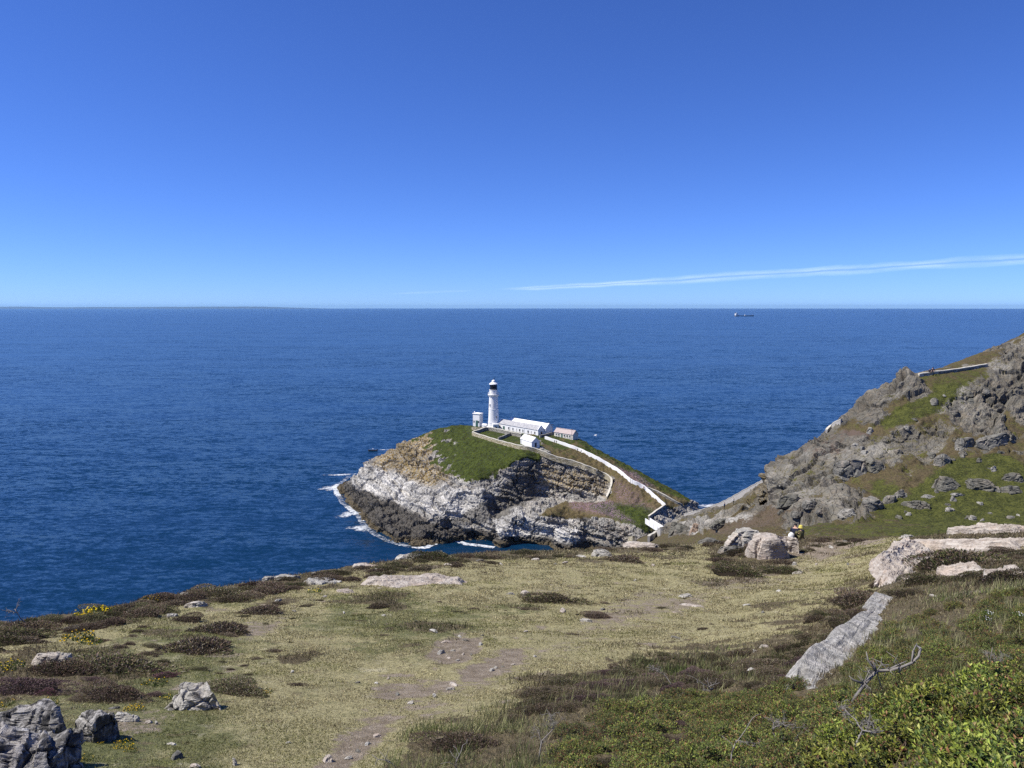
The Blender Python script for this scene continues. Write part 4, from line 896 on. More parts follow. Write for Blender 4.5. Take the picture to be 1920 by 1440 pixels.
def surf_band(name, label, pts, wmax, seed):
    """a ragged band of foam along the water's edge"""
    P = np.array([PZ(x, y, 0) for x, y in pts]); t = np.concatenate([[0], np.cumsum(np.linalg.norm(np.diff(P, axis=0), axis=1))]); u = np.arange(0, t[-1], .8)
    C = np.stack([np.interp(u, t, P[:, c]) for c in (0, 1)], 1)
    for _ in range(4): C[1:-1] = (C[:-2] + 2 * C[1:-1] + C[2:]) / 4
    T = np.gradient(C, axis=0); T /= np.linalg.norm(T, axis=1, keepdims=True); Nn = np.stack([T[:, 1], -T[:, 0]], 1)
    k = np.stack([u / 9, 0 * u, 0 * u + seed], 1); wd = wmax * np.clip(.35 + 1.0 * fbm(k, 1, 3, seed), .05, 1.2)
    m = 9; V = []; E = []
    for a in range(m):
        f = a / (m - 1); off = -3.0 + f * (wd + 3.0); V.append(np.column_stack([C + Nn * -off[:, None] * -1, 0 * u])); E.append(np.where(off < 0, 1.0, 1 - 2.1 * f) - .45 * (wd < .25 * wmax))
    V = np.concatenate(V); E = np.concatenate(E); n = len(u)
    F = np.array([(a * n + i, a * n + i + 1, (a + 1) * n + i + 1, (a + 1) * n + i) for a in range(m - 1) for i in range(n - 1)])
    me = mesh_np(name, V - [*C[0], 0], F, dict(edge=E)); o = link(name, me, FOAM, None, (*C[0], .07)); tag(o, label, 'foam', kind='stuff')
surf_band('surf_foam', 'lacy white surf breaking along the foot of the island rocks', [(650, 893), (636, 904), (622, 912), (626, 924), (636, 942), (652, 956), (668, 970), (676, 986), (697, 1003), (726, 1017), (758, 1026), (800, 1030), (818, 1021), (842, 1013), (870, 1022), (900, 1025), (925, 1029)], 6, 5)
for k, (x, y, rx, ry, rz) in enumerate(((618, 915, 11, 9, .2), (640, 890, 14, 5, .1), (656, 964, 9, 12, -.4), (676, 990, 8, 10, -.5), (1330, 948, 10, 6, .3))):
    foam('drifting_foam', 'loose white foam drifting off the island rocks', x, y, rx, ry, rz, seed=k)
def build_boat():
    p = PZ(699, 845.5, 0); o = empty('speedboat', (p[0], p[1], .0), math.radians(186)); tag(o, 'small dark speedboat leaving a white wake beyond the island', 'boat')
    G = plain('boat_tube', (.05, .055, .06), .5); sec = [(-3.2, .95), (-1, 1.15), (1.2, 1.0), (2.4, .6), (3.3, .06)]; V = []
    for x, w in sec: V += [(x, -w, .75 + .12 * max(0, x)), (x, -w * .6, -.15), (x, w * .6, -.15), (x, w, .75 + .12 * max(0, x))]
    F = [(4 * i + k, 4 * i + k + 1, 4 * i + 5 + k, 4 * i + 4 + k) for i in range(4) for k in range(3)] + [(4 * i + 3, 4 * i, 4 * i + 4, 4 * i + 7) for i in range(4)] + [(3, 2, 1, 0)]
    MB().add(V, F).build('hull', G, o); MB().box(-.6, .3, -.45, .45, .6, 1.7).build('console', WHITE, o); MB().box(-3.6, -3.1, -.3, .3, .2, 1.3).build('outboard_motor', BLACKIRON, o)
build_boat()
wk = foam('boat_wake', 'straight white wake trailing behind the small speedboat', 721, 843.2, 8.6, 1.9, math.radians(6), seed=91, cat='wake')
def build_gull():
    p = PD(1116.5, 816, 235); o = empty('gull', p, math.radians(25)); o.rotation_euler = (math.radians(25), math.radians(-12), math.radians(25)); tag(o, 'white gull gliding over the sea beyond the red roofed cottage', 'bird')
    GW = plain('gull_white', (.82, .82, .80), .8); GG = plain('gull_grey', (.55, .57, .60), .8)
    MB().lathe([(.01, -.3), (.07, -.2), (.105, 0), (.09, .15), (.06, .24), (.065, .30), (.03, .36), (.005, .40)], 10).build('body', GW, o, smooth=True).rotation_euler = (math.radians(-90), 0, 0)
    for s in (1, -1):
        V = [(0, .1, .03), (s * .3, .14, .14), (s * .68, -.04, .08), (s * .3, -.08, .12), (0, -.12, .03)]; V += [(x, y, z - .02) for x, y, z in V]
        F = [(0, 1, 3, 4), (1, 2, 3), (9, 8, 6, 5), (8, 7, 6)] + [(k, k + 5, (k + 1) % 5 + 5, (k + 1) % 5) for k in range(5)]
        MB().add(V, F).build('wing', GG if s > 0 else GW, o)
    MB().add([(-.05, -.28, 0), (.05, -.28, 0), (.11, -.46, 0), (-.11, -.46, 0), (-.05, -.28, .015), (.05, -.28, .015), (.11, -.46, .015), (-.11, -.46, .015)], [(3, 2, 1, 0), (4, 5, 6, 7), (0, 1, 5, 4), (1, 2, 6, 5), (2, 3, 7, 6), (3, 0, 4, 7)]).build('tail', GW, o)
build_gull()

# ================================================================ FAR COAST AND CONTRAIL
def build_far_coast():
    n = 160; xs = np.linspace(-260, 640, n); t = (xs + 260) / 900
    nn = fbm(np.stack([xs / 60, xs * 0, xs * 0], 1), 1.0, 4, 5)
    top = (150 + 70 * np.clip(nn + .25, 0, 1)) * sstep(0, .05, t) * (1 - .98 * sstep(.80, 1, t)) * (.8 + .2 * np.sin(t * 9))
    V = []
    for x, h in zip(xs, top):
        a = (x - 960) / FPX; Y = 54000; V += [(a * Y, Y - 700, -4), (a * Y, Y, max(h, -3)), (a * Y, Y + 2500, -4)]
    F = [(3 * i + k, 3 * i + 3 + k, 3 * i + 4 + k, 3 * i + 1 + k) for i in range(n - 1) for k in range(2)]
    me = bpy.data.meshes.new('far_coast'); me.from_pydata(V, [], F); me.update()
    o = link('far_coast', me, plain('far_coast_land', (.05, .07, .085), .95)); tag(o, kind='structure')
build_far_coast()
def build_contrail():
    """a long drifted aircraft trail: a flat closed body of thin cloud high above the horizon"""
    def body(name, label, pts, dens, seed):
        V = []; n = len(pts); m = 14
        P = np.array([PD(x, y, 70000.) for x, y, w in pts]); W = np.array([w for *_, w in pts])
        xs = np.linspace(0, n - 1, 140); Pc = np.stack([np.interp(xs, range(n), P[:, c]) for c in range(3)], 1); Wc = np.interp(xs, range(n), W)
        nz = fbm(np.stack([xs * 2.1, xs * 0, xs * 0 + seed], 1), 1.0, 4, seed); nz2 = fbm(np.stack([xs * 2.6, xs * 0 + 9, xs * 0 + seed], 1), 1.0, 4, seed + 4)
        for i in range(len(xs)):
            w = 1.35 * Wc[i] * 70000 / FPX * (1 + .35 * nz[i]); th = 900 * (1 + .3 * nz2[i])
            if i in (0, len(xs) - 1): w, th = 8, 5
            for k in range(m):
                a = k * 2 * math.pi / m
                V.append((Pc[i, 0], Pc[i, 1] + th * math.sin(a), Pc[i, 2] + w * .5 * math.cos(a) + w * .10 * nz2[i]))
        F = [(i * m + k, i * m + (k + 1) % m, (i + 1) * m + (k + 1) % m, (i + 1) * m + k) for i in range(len(xs) - 1) for k in range(m)] + [tuple(range(m - 1, -1, -1)), tuple((len(xs) - 1) * m + k for k in range(m))]
        me = bpy.data.meshes.new(name); me.from_pydata(V, [], F); me.update(); bm = bmesh.new(); bm.from_mesh(me); bmesh.ops.recalc_face_normals(bm, faces=bm.faces); bm.to_mesh(me); bm.free()
        ed = np.array([1 - abs(math.cos(k * 2 * math.pi / m)) for _ in range(len(xs)) for k in range(m)], np.float32) * np.repeat(np.minimum(1, np.minimum(xs, n - 1 - xs) * 1.5 + .02), m).astype(np.float32)
        at = me.attributes.new('veil', 'FLOAT', 'POINT'); at.data.foreach_set('value', ed); me.polygons.foreach_set('use_smooth', [True] * len(me.polygons))
        mm = M(name + '_vapour'); t = mm.t; p = mm.pos(); nzt = mm.noise(mm.scale(p, (.00012, .0001, .0008), (0, .045, 0)), 1.0, 6, .65)
        al = mm.math('MULTIPLY', mm.math('MULTIPLY', mm.math('POWER', mm.attr('veil'), 1.6), mm.mr(nzt, .3, .7, .3, 1.0)), dens)
        df = mm.n('ShaderNodeBsdfDiffuse'); df.inputs[0].default_value = (.85, .87, .9, 1); tr = mm.n('ShaderNodeBsdfTranslucent'); tr.inputs[0].default_value = (.85, .87, .9, 1); ad = mm.n('ShaderNodeAddShader')
        nv = mm.n('ShaderNodeCombineXYZ')
        for k_ in range(3): nv.inputs[k_].default_value = SUNV[k_]
        ng = mm.n('ShaderNodeVectorMath', operation='SCALE'); t.links.new(nv.outputs[0], ng.inputs[0]); ng.inputs['Scale'].default_value = -1
        t.links.new(nv.outputs[0], df.inputs['Normal']); t.links.new(ng.outputs[0], tr.inputs['Normal'])
        tp = mm.n('ShaderNodeBsdfTransparent'); mx = mm.n('ShaderNodeMixShader'); mm.put(mx.inputs[0], al)
        t.links.new(df.outputs[0], ad.inputs[0]); t.links.new(tr.outputs[0], ad.inputs[1]); t.links.new(tp.outputs[0], mx.inputs[1]); t.links.new(ad.outputs[0], mx.inputs[2]); t.links.new(mx.outputs[0], t.nodes['Material Output'].inputs['Surface']); mt = mm.m
        o = link(name, me, mt); tag(o, label, 'cloud')
    body('contrail', 'long thin white aircraft trail rising to the right above the horizon', [(930, 542, 2), (1010, 540, 9), (1120, 534, 9), (1250, 527, 13), (1400, 517, 15), (1550, 508, 15), (1700, 499, 14), (1850, 490, 16), (2000, 482, 18), (2200, 472, 20)], .15, 3)
    body('faint_cloud_wisp', 'faint thin cloud wisp low over the sea left of the aircraft trail', [(720, 551, 1), (780, 549, 4), (850, 546, 4), (900, 545, 1)], .05, 8)
build_contrail()

# ================================================================ PEOPLE
def skin_person(joints, edges, cols, name='person'):
    """joints: name -> (xyz, radius). One continuous skinned body; faces coloured by nearest named region"""
    names = list(joints); me = bpy.data.meshes.new(name); bm = bmesh.new(); ly = bm.verts.layers.skin.verify(); vs_ = {}
    for k in names:
        v = bm.verts.new(joints[k][0]); r = joints[k][1]; v[ly].radius = (r, r) if not hasattr(r, '__len__') else r; v[ly].use_root = (k == 'pelvis'); vs_[k] = v
    for a, b in edges: bm.edges.new((vs_[a], vs_[b]))
    bm.to_mesh(me); bm.free(); o = bpy.data.objects.new(name, me); COL.objects.link(o)
    o.modifiers.new('s', 'SKIN'); sb = o.modifiers.new('u', 'SUBSURF'); sb.levels = 1; sb.render_levels = 1
    dg = bpy.context.evaluated_depsgraph_get(); dg.update(); m2 = bpy.data.meshes.new_from_object(o.evaluated_get(dg)); bpy.data.objects.remove(o)
    mats = list(dict.fromkeys(cols.values())); m2.materials.clear()
    for m_ in mats: m2.materials.append(m_)
    J = np.array([joints[k][0] for k in names])
    for p in m2.polygons:
        k = names[int(((J - np.array(p.center)) ** 2).sum(1).argmin())]; p.material_index = mats.index(cols[k]); p.use_smooth = True
    return m2
SKIN = plain('skin', (.50, .31, .22), .6); HAIR = plain('black_hair', (.02, .017, .015), .5); NAVY = plain('navy_cloth', (.018, .022, .045), .9); DENIM = plain('dark_trousers', (.03, .033, .045), .9)
YELLOW = plain('yellow_cloth', (.55, .47, .10), .8); WHITEC = plain('white_cloth', (.78, .78, .76), .85); TEAL = plain('blue_cloth', (.05, .12, .25), .85); REDC = plain('red_cloth', (.35, .06, .05), .85); KHAKI = plain('olive_cloth', (.13, .12, .05), .9)
E_BODY = [('pelvis', 'waist'), ('waist', 'chest'), ('chest', 'neck'), ('neck', 'chin'), ('chin', 'head'), ('head', 'crown')]
for s_ in 'lr': E_BODY += [('pelvis', 'hip' + s_), ('hip' + s_, 'knee' + s_), ('knee' + s_, 'ankle' + s_), ('ankle' + s_, 'toe' + s_), ('chest', 'sh' + s_), ('sh' + s_, 'elb' + s_), ('elb' + s_, 'wri' + s_), ('wri' + s_, 'hand' + s_)]
def joints_stand(stride=.0):
    j = dict(pelvis=((0, 0, .95), (.15, .11)), waist=((0, 0, 1.1), (.14, .10)), chest=((0, 0, 1.33), (.17, .115)), neck=((0, 0, 1.5), .06), chin=((0, .02, 1.57), .075), head=((0, .01, 1.66), .098), crown=((0, 0, 1.73), .075))
    for s, g in (('l', -1), ('r', 1)):
        j['hip' + s] = ((g * .10, 0, .86), .095); j['knee' + s] = ((g * .11, .03 + g * stride * .5, .48), .062); j['ankle' + s] = ((g * .11, g * stride * .9, .09), .045); j['toe' + s] = ((g * .13, .16 + g * stride * .9, .04), .038)
        j['sh' + s] = ((g * .19, 0, 1.42), .065); j['elb' + s] = ((g * .25, -.02, 1.13), .046); j['wri' + s] = ((g * .25, .08, .90), .034); j['hand' + s] = ((g * .25, .12, .81), .038)
    return j
def joints_sit():
    j = dict(pelvis=((0, 0, .14), (.16, .13)), waist=((0, .02, .30), (.14, .11)), chest=((0, .07, .52), (.17, .12)), neck=((0, .12, .68), .06), chin=((0, .16, .75), .075), head=((0, .16, .84), .098), crown=((0, .15, .91), .078))
    for s, g in (('l', -1), ('r', 1)):
        j['hip' + s] = ((g * .11, .08, .13), .10); j['knee' + s] = ((g * .17, .42, .46), .066); j['ankle' + s] = ((g * .14, .60, .09), .048); j['toe' + s] = ((g * .15, .76, .05), .04)
        j['sh' + s] = ((g * .19, .08, .61), .066); j['elb' + s] = ((g * .27, .22, .40), .048); j['wri' + s] = ((g * .16, .42, .46), .035); j['hand' + s] = ((g * .10, .50, .47), .038)
    return j
def paint(j, top, legs, hair=HAIR, bare=False):
    c = {}
    for k in j:
        c[k] = SKIN if k.startswith(('chin', 'hand', 'neck')) or (bare and k.startswith(('wri', 'elb'))) else legs if k.startswith(('hip', 'knee', 'pelvis')) else HAIR if k.startswith(('toe', 'ankle')) else hair if k.startswith(('crown', 'head')) else top
    return c
def person(name_label, loc, rz, mesh, sc=1.0, group=None, grp=None):
    o = link('person', mesh); o.location = loc; o.rotation_euler = (0, 0, rz); o.scale = (sc,) * 3; tag(o, name_label, 'person', group); return o
JS = joints_stand(.12); JT = joints_sit()
stand = {k: skin_person(JS, E_BODY, paint(JS, *v)) for k, v in dict(navy=(NAVY, DENIM), white=(WHITEC, DENIM), blue=(TEAL, NAVY), red=(REDC, DENIM), black=(HAIR, HAIR)).items()}
sit = {k: skin_person(JT, E_BODY, paint(JT, *v)) for k, v in dict(navy=(NAVY, DENIM), dark=(NAVY, NAVY), white=(WHITEC, NAVY)).items()}

def ghit(px, py, bvh=None):
    for k in range(12):
        q = hit(bvh or GBVH, px, py + 3 * k)
        if q is not None and (bvh is not None or q.y < 60): return q
    return None
gA_ = ghit(1490, 1001); gB_ = ghit(1503, 1002)
person('person in navy with black hair sitting behind the heather at the plateau edge', gA_ - Vector((0, 0, .02)), math.radians(-25), sit['dark'], 1.0)
pb = person('person in olive with round yellow hat sitting beside the navy clothed sitter', gB_ - Vector((0, 0, .02)), math.radians(15), skin_person(JT, E_BODY, paint(JT, KHAKI, KHAKI)), .82)
MB().lathe([(.175, .80), (.18, .83), (.145, .86), (.135, .94), (.10, 1.0), (.02, 1.02)], 20, 0, .15).build('hat', YELLOW, pb, smooth=True)
hb = MB().lathe([(.03, .0), (.17, .02), (.20, .16), (.17, .30), (.09, .38), (.03, .40)], 14).build('shoulder_bag', WHITEC, None, ghit(1483.5, 1001) - Vector((0, 0, .02)), smooth=True); hb.scale = (1.0, .7, 1.0); tag(hb, 'white cloth bag set down beside the person in navy', 'bag')
hw1 = hit(HBVH, 1748, 703); hw2 = hit(HBVH, 1742, 704)
person('taller dark clothed person sitting on the hilltop wall against the sea', hw1 + Vector((.1, .15, .34)), math.radians(150), sit['dark'], 1.05)
person('smaller dark clothed person hunched on the hilltop wall beside a companion', hw2 + Vector((0, .15, .32)), math.radians(200), sit['navy'], .85)
for x, y, k, bv, l in ((1040, 831, 'navy', IBVH, 'tiny walker in dark clothes by the top of the white wall'), (1043.5, 832, 'black', IBVH, 'tiny black clothed walker just below the white wall top'),
                    (1083, 847, 'navy', IBVH, 'tiny walker in navy passing the middle of the white wall'), (1089.5, 850, 'blue', IBVH, 'tiny walker in blue descending beside the white wall'),
                    (1207, 918, 'red', IBVH, 'tiny walker in red at the bend of the white wall'), (1358, 955, 'blue', HBVH, 'tiny blue clothed walker on the mainland steps beside the parapet'),
                    (1375, 946, 'white', HBVH, 'tiny white topped walker on the mainland steps beside the parapet')):
    person(l, hit(bv, x, y), math.radians(40), stand[k], 1.05)

# ================================================================ ROCKS
def rock_material(name, lo, mid, hi, sc=1.0, warm=.3, dark=.0):
    m = M(name); p = m.obj(); oi = m.n('ShaderNodeObjectInfo').outputs['Random']
    q = m.n('ShaderNodeVectorMath', operation='ADD'); m.put(q.inputs[0], p); m.put(q.inputs[1], m.math('MULTIPLY', oi, 37.0)); q = q.outputs[0]
    a = m.noise(q, 2.2 * sc, 6, .65, .3); b = m.noise(m.scale(q, (1, 1, 5.5), (.25, .15, 0)), 3.0 * sc, 5, .65, .4); c = m.noise(q, 16 * sc, 4, .65)
    f = m.math('ADD', m.math('MULTIPLY', a, .35), m.math('ADD', m.math('MULTIPLY', b, .4), m.math('MULTIPLY', c, .25)))
    col = m.ramp(f, [(.34, lo), (.47, mid), (.62, hi)])
    col = m.mix(m.mr(m.noise(q, 1.1 * sc, 4), .5, .7, 0, warm), col, (.46, .34, .25))
    col = m.mix(m.mr(m.noise(q, 5.0 * sc, 5, .7), .60, .70, 0, .55), col, (.17, .17, .105))
    if dark: col = m.mix(m.mr(m.noise(m.scale(q, (1, 1, .35)), 6.0 * sc, 5, .7), .44, .58, 0, dark), col, (.035, .034, .033))
    hgt = m.math('ADD', m.math('MULTIPLY', b, 1.0), m.math('MULTIPLY', c, .35))
    return m.done(col, .9, m.bump(hgt, .8, .10 / sc), .2)
R_PALE = rock_material('pale_quartzite', (.12, .11, .095), (.31, .295, .26), (.56, .54, .49))
R_PINK = rock_material('pinkish_slab', (.14, .115, .095), (.33, .285, .24), (.54, .50, .44), .9, .5)
R_GREY = rock_material('grey_lichen_rock', (.045, .043, .037), (.13, .125, .108), (.26, .25, .22), 1.0, .2)
R_DARK = rock_material('dark_lichened_schist', (.085, .08, .075), (.26, .25, .235), (.47, .46, .44), 1.6, .12, .85)
R_HILL = rock_material('hillside_boulder_rock', (.032, .030, .025), (.105, .101, .083), (.215, .208, .175), .45, .15)
def rock_mesh(name, dims, seed, sub=4, cuts=9, layer=.05, rough=.06, flat=True, ribs=False):
    r_ = np.random.default_rng(seed); bm = bmesh.new(); bmesh.ops.create_icosphere(bm, subdivisions=sub, radius=1.0)
    V = np.array([v.co[:] for v in bm.verts]); F = np.array([[v.index for v in f.verts] for f in bm.faces]); bm.free()
    V = np.sign(V) * np.abs(V) ** .62
    for _ in range(cuts):
        n = r_.normal(size=3); n[2] = abs(n[2]) * .45; n /= np.linalg.norm(n); d = r_.uniform(.55, .92); s = V @ n - d; V = V - np.outer(np.maximum(s, 0) * .97, n)
    V = V * (np.array(dims) / 2); S = float(np.prod(dims)) ** (1 / 3) * 1.15
    off = r_.uniform(0, 50, 3); P = V + off
    if ribs: P = P[:, [1, 2, 0]]; layer = .16
    s = P[:, 2] * 1.0 + .35 * P[:, 0] + .10 * S * fbm(P, 2 / S, 2, seed); q = s / (layer * S); k = np.floor(q)
    led = _h(k.astype(np.int64), k.astype(np.int64) * 0, k.astype(np.int64) * 0, seed) - .5
    f1, f2, cid = worley(P / (.42 * S), seed)
    N = vnormals(V, F); d = S * (rough * fbm(P, 3.0 / S, 5, seed + 3) + (.10 if ribs else .03) * led + .06 * (cid - .5) - .05 * (1 - sstep(0, .09, f2 - f1)))
    V = V + N * d[:, None]
    return mesh_np(name, V, F, None, np.ones(len(F), bool) if flat else None)
def put_rock(label, px, py, wpx, hpx, mat, seed, depth=.7, rot=0.0, bvh=None, sub=4, sink=.4, group=None, tilt=(0, 0), name='boulder', cat='rock', layer=.05, rough=.06, cuts=9, rise=None):
    """px, py: lowest visible edge of its foot; wpx, hpx: its size in the picture, the height being part top face, part side"""
    q = ghit(px, py - hpx * .28, bvh)
    if q is None: return None
    D = math.sqrt(q.x ** 2 + q.y ** 2 + (q.z - H) ** 2); w = wpx * D / FPX; h = hpx * D / FPX
    slab = name == 'rock_slab'; up = h * (rise if rise is not None else (.30 if slab else .58))
    dep = min(w * depth, max(h * (1.9 if slab else 1.1), .35 * w)); sink = max(sink, .5 if slab else .35)
    Hm = up / (1 - sink)
    me = rock_mesh(name, (w, dep, Hm), seed, sub, cuts, layer, rough * 1.35, ribs=(name == 'schist_rib'))
    o = link(name, me, mat); o.location = q + Vector((0, 0, up - Hm / 2)); o.rotation_euler = (tilt[0], tilt[1], rot); tag(o, label, cat, group); return o
PR = put_rock
# bedrock outcrop in the corner
PR('dark lichened schist rib at the outermost end of the corner outcrop', 22, 1470, 110, 130, R_DARK, 1, .9, .3, sub=6, rise=.40, tilt=(0, .35), name='schist_rib')
PR('upper grey schist block topping the corner outcrop', 58, 1400, 140, 72, R_DARK, 2, .7, -.1, sub=6, name='schist_rib')
PR('middle dark schist rib of the corner outcrop with white lichen', 112, 1470, 90, 130, R_DARK, 3, .8, .15, sub=6, rise=.40, tilt=(0, .15), name='schist_rib')
PR('rounded grey schist lump at the inner end of the corner outcrop', 172, 1408, 76, 80, R_DARK, 4, .8, .5, sub=6, name='schist_rib')
PR('pale rounded boulder with dark shaded side beside yellow flowers', 362, 1345, 118, 62, R_PALE, 5, .75, .4, sub=6, rise=.62)
PR('small crumbling pale rock between corner outcrop and pale boulder', 232, 1358, 44, 24, R_PALE, 6, .8)
PR('pale rock poking out of dark heather at the turf margin', 88, 1256, 68, 36, R_PALE, 7, .8, sub=5)
PR('small pinkish slab next to the long pale slab', 648, 1114, 38, 13, R_PINK, 10, .8, name='rock_slab')
PR('pale flat rock on the cliff edge above the heather', 532, 1090, 58, 20, R_PALE, 11, .7, name='rock_slab')
PR('low pale rock at the cliff edge near the big slab', 503, 1092, 26, 13, R_PALE, 12, .7)
PR('pinkish flat rock in heather above the broad slab', 682, 1068, 54, 18, R_PINK, 13, .7, .2, name='rock_slab')
PR('white topped rock beneath a heather hump on the cliff edge', 768, 1048, 56, 22, R_PALE, 14, .8)
PR('white rock streaked with dark lines near yellow flowers', 368, 1142, 36, 16, R_PALE, 15, .8, .5)
PR('upright cream stone in green grass below the cliff edge', 322, 1160, 18, 12, R_PALE, 16, .8)
PR('rough grey rock lying low beside the yellow flower patch', 138, 1184, 38, 12, R_GREY, 17, .8)
PR('pale stone on the cliff edge against the dark sea', 347, 1115, 14, 9, R_PALE, 18, .9)
PR('leaning brownish stone with white neighbour on the trodden turf', 984, 1121, 24, 16, R_PINK, 19, .8, .3)
PR('flat white stone lying beside a leaning brownish stone', 958, 1116, 18, 6, R_PALE, 20, .8)
PR('pale rock wedged behind a heather hump near the crest', 1128, 1050, 44, 26, R_PALE, 21, .8)
PR('cream flat rock on the crest above the bridge', 1205, 1030, 70, 24, R_PINK, 22, .6, .1, name='rock_slab')
PR('loaf shaped pale stone balanced at the trodden path edge', 1286, 1122, 26, 10, R_PALE, 23, .7)
PR('long narrow slab half sunk in the trodden path', 1302, 1138, 52, 6, R_PINK, 24, .35, -.45, name='rock_slab', sink=.5)
PR('tall cream rock face rising from the dark heather knoll', 1440, 1060, 86, 66, R_PINK, 25, .8, .3, sub=6, rise=.8)
PR('broken pale rock on top of the heather knoll', 1402, 1034, 80, 40, R_PALE, 26, .8, .1, sub=5, rise=.75)
PR('brownish jagged rock beside the tall cream rock face', 1480, 1044, 44, 36, R_PINK, 27, .8, sub=5, rise=.75)
PR('smooth grey white slab behind the heather knoll', 1392, 1014, 70, 22, R_PALE, 28, .8, sub=5, rise=.6)
PR('long low grey rock at the foot of the heather knoll', 1370, 1044, 60, 24, R_GREY, 29, .6, .3)
PR('grey rock at the bridge side of the heather knoll', 1330, 1010, 40, 14, R_GREY, 30, .8)
PR('small square white stone below the heather knoll', 1489, 1062, 12, 9, R_PALE, 31, .9)
PR('flat pale stone on the dry turf below the knoll', 1497, 1077, 24, 8, R_PALE, 32, .7)
# layered outcrop on the right
PR('pointed pale rock at the near end of the grass shelf', 1700, 1002, 34, 12, R_PALE, 37, .6, .3)
# bare slabs lying in the slope
R_SLAB = rock_material('streaked_slab', (.12, .112, .098), (.33, .318, .285), (.56, .54, .495), 1.6, .2, .4)
def slab_mesh(L, W, T, seed, nx=110, ny=44, streak=1.0, jag=1.0):
    u, v = np.meshgrid(np.linspace(-1, 1, nx), np.linspace(-1, 1, ny), indexing='ij'); u = u.ravel(); v = v.ravel()
    k = np.stack([u * 2.2, 0 * u, 0 * u + seed], 1); lo = fbm(k, 1.2, 4, seed); hi = fbm(k, 1.2, 4, seed + 5); ends = np.stack([np.sign(u) * 5, v * 1.6, 0 * v + seed], 1)
    wid = (1 - .45 * np.abs(u) ** 3) * (1 + .7 * np.where(v > 0, hi, lo)); len_ = 1 + .40 * fbm(ends, .7, 2, seed + 9)
    x = u * L / 2 * len_; y = v * W / 2 * wid
    q = np.stack([x, y, 0 * x + seed], 1); st = np.stack([x * .6, y * 7, 0 * x + seed], 1)
    steps = np.floor((y / W + .12 * fbm(q, 1.2, 3, seed)) * 7); stv = _h(steps.astype(np.int64), steps.astype(np.int64) * 0, steps.astype(np.int64) * 0, seed)
    e = np.maximum(np.abs(u), np.abs(v)); z = T * (1 - sstep(.80, 1.0, e) * 1.9) + T * .40 * fbm(q, 1.3, 5, seed) + streak * (.035 * fbm(st, 1.6, 4, seed + 2) + .045 * (stv - .5)) + jag * (.05 * fbm(q, 5, 4, seed + 3) + .30 * T * (worley(q * 2.2, seed)[2] - .5))
    I = np.arange(nx * ny).reshape(nx, ny); F = np.stack([I[:-1, :-1], I[1:, :-1], I[1:, 1:], I[:-1, 1:]], -1).reshape(-1, 4)
    V = np.stack([x, y, z], 1); b = V.copy(); b[:, 2] = -T * 1.3; nV = len(V)      # closed underside
    rim = np.concatenate([I[:, 0], I[-1, 1:], I[-2::-1, -1], I[0, -2:0:-1]]); rn = np.roll(rim, -1)
    F = np.vstack([F, np.stack([rim + nV, rn + nV, rn, rim], 1), (F + nV)[:, ::-1]])
    return mesh_np('rock_slab', np.vstack([V, b]), F, None, np.ones(len(F), bool))
def lay_slab(label, p0, p1, W, T, mat, seed, roll=0.0, lift=0.0, ext=1.0, **kw):
    a, b = ghit(*p0), ghit(*p1); d = b - a; L = d.length * ext; g = ghit((p0[0] + p1[0]) / 2, (p0[1] + p1[1]) / 2)
    x = d.normalized(); y = Vector((0, 0, 1)).cross(x).normalized(); z = x.cross(y)
    o = link('rock_slab', slab_mesh(L, W, T, seed, **kw), mat); M4 = Matrix((x, y, z)).transposed().to_4x4() @ Matrix.Rotation(roll, 4, 'X'); M4.translation = a.lerp(b, .5).lerp(g, .5) + Vector((0, 0, lift)); o.matrix_world = M4; tag(o, label, 'rock'); return o
lay_slab('long bare grey white slab running diagonally through heather and grass', (1552, 1268), (1682, 1112), .85, .11, R_SLAB, 40, .20, -.04, 1.15, nx=150, jag=.35, streak=.7)
lay_slab('broad pinkish flat slab set in the plateau turf', (690, 1098), (868, 1094), 1.7, .10, R_PINK, 8, 0, -.01)
lay_slab('long pale slab beside the broad pinkish slab', (572, 1094), (640, 1092), .75, .10, R_PALE, 9)
lay_slab('broad layered rock slab crowning the outcrop', (1690, 1024), (1915, 1022), 3.2, .17, R_PINK, 33, -.05, .02, 1.15, nx=160, ny=70, streak=2.0)
lay_slab('grey lichened rock shoulder sloping off the layered outcrop', (1680, 1088), (1735, 1030), 1.9, .20, R_PINK, 34, .30, .03, 1.35, nx=140, ny=60, streak=1.8)
lay_slab('stepped pinkish ledge at the foot of the layered outcrop', (1755, 1085), (1850, 1078), 1.3, .14, R_PINK, 35, .0, .0, streak=2)
lay_slab('pale ledge behind the layered outcrop', (1780, 1000), (1930, 996), 1.7, .24, R_PINK, 36, 0, .04, streak=2.2)
lay_slab('low pinkish ledge at the frame side of the outcrop', (1860, 1088), (1930, 1082), .9, .12, R_PINK, 38)
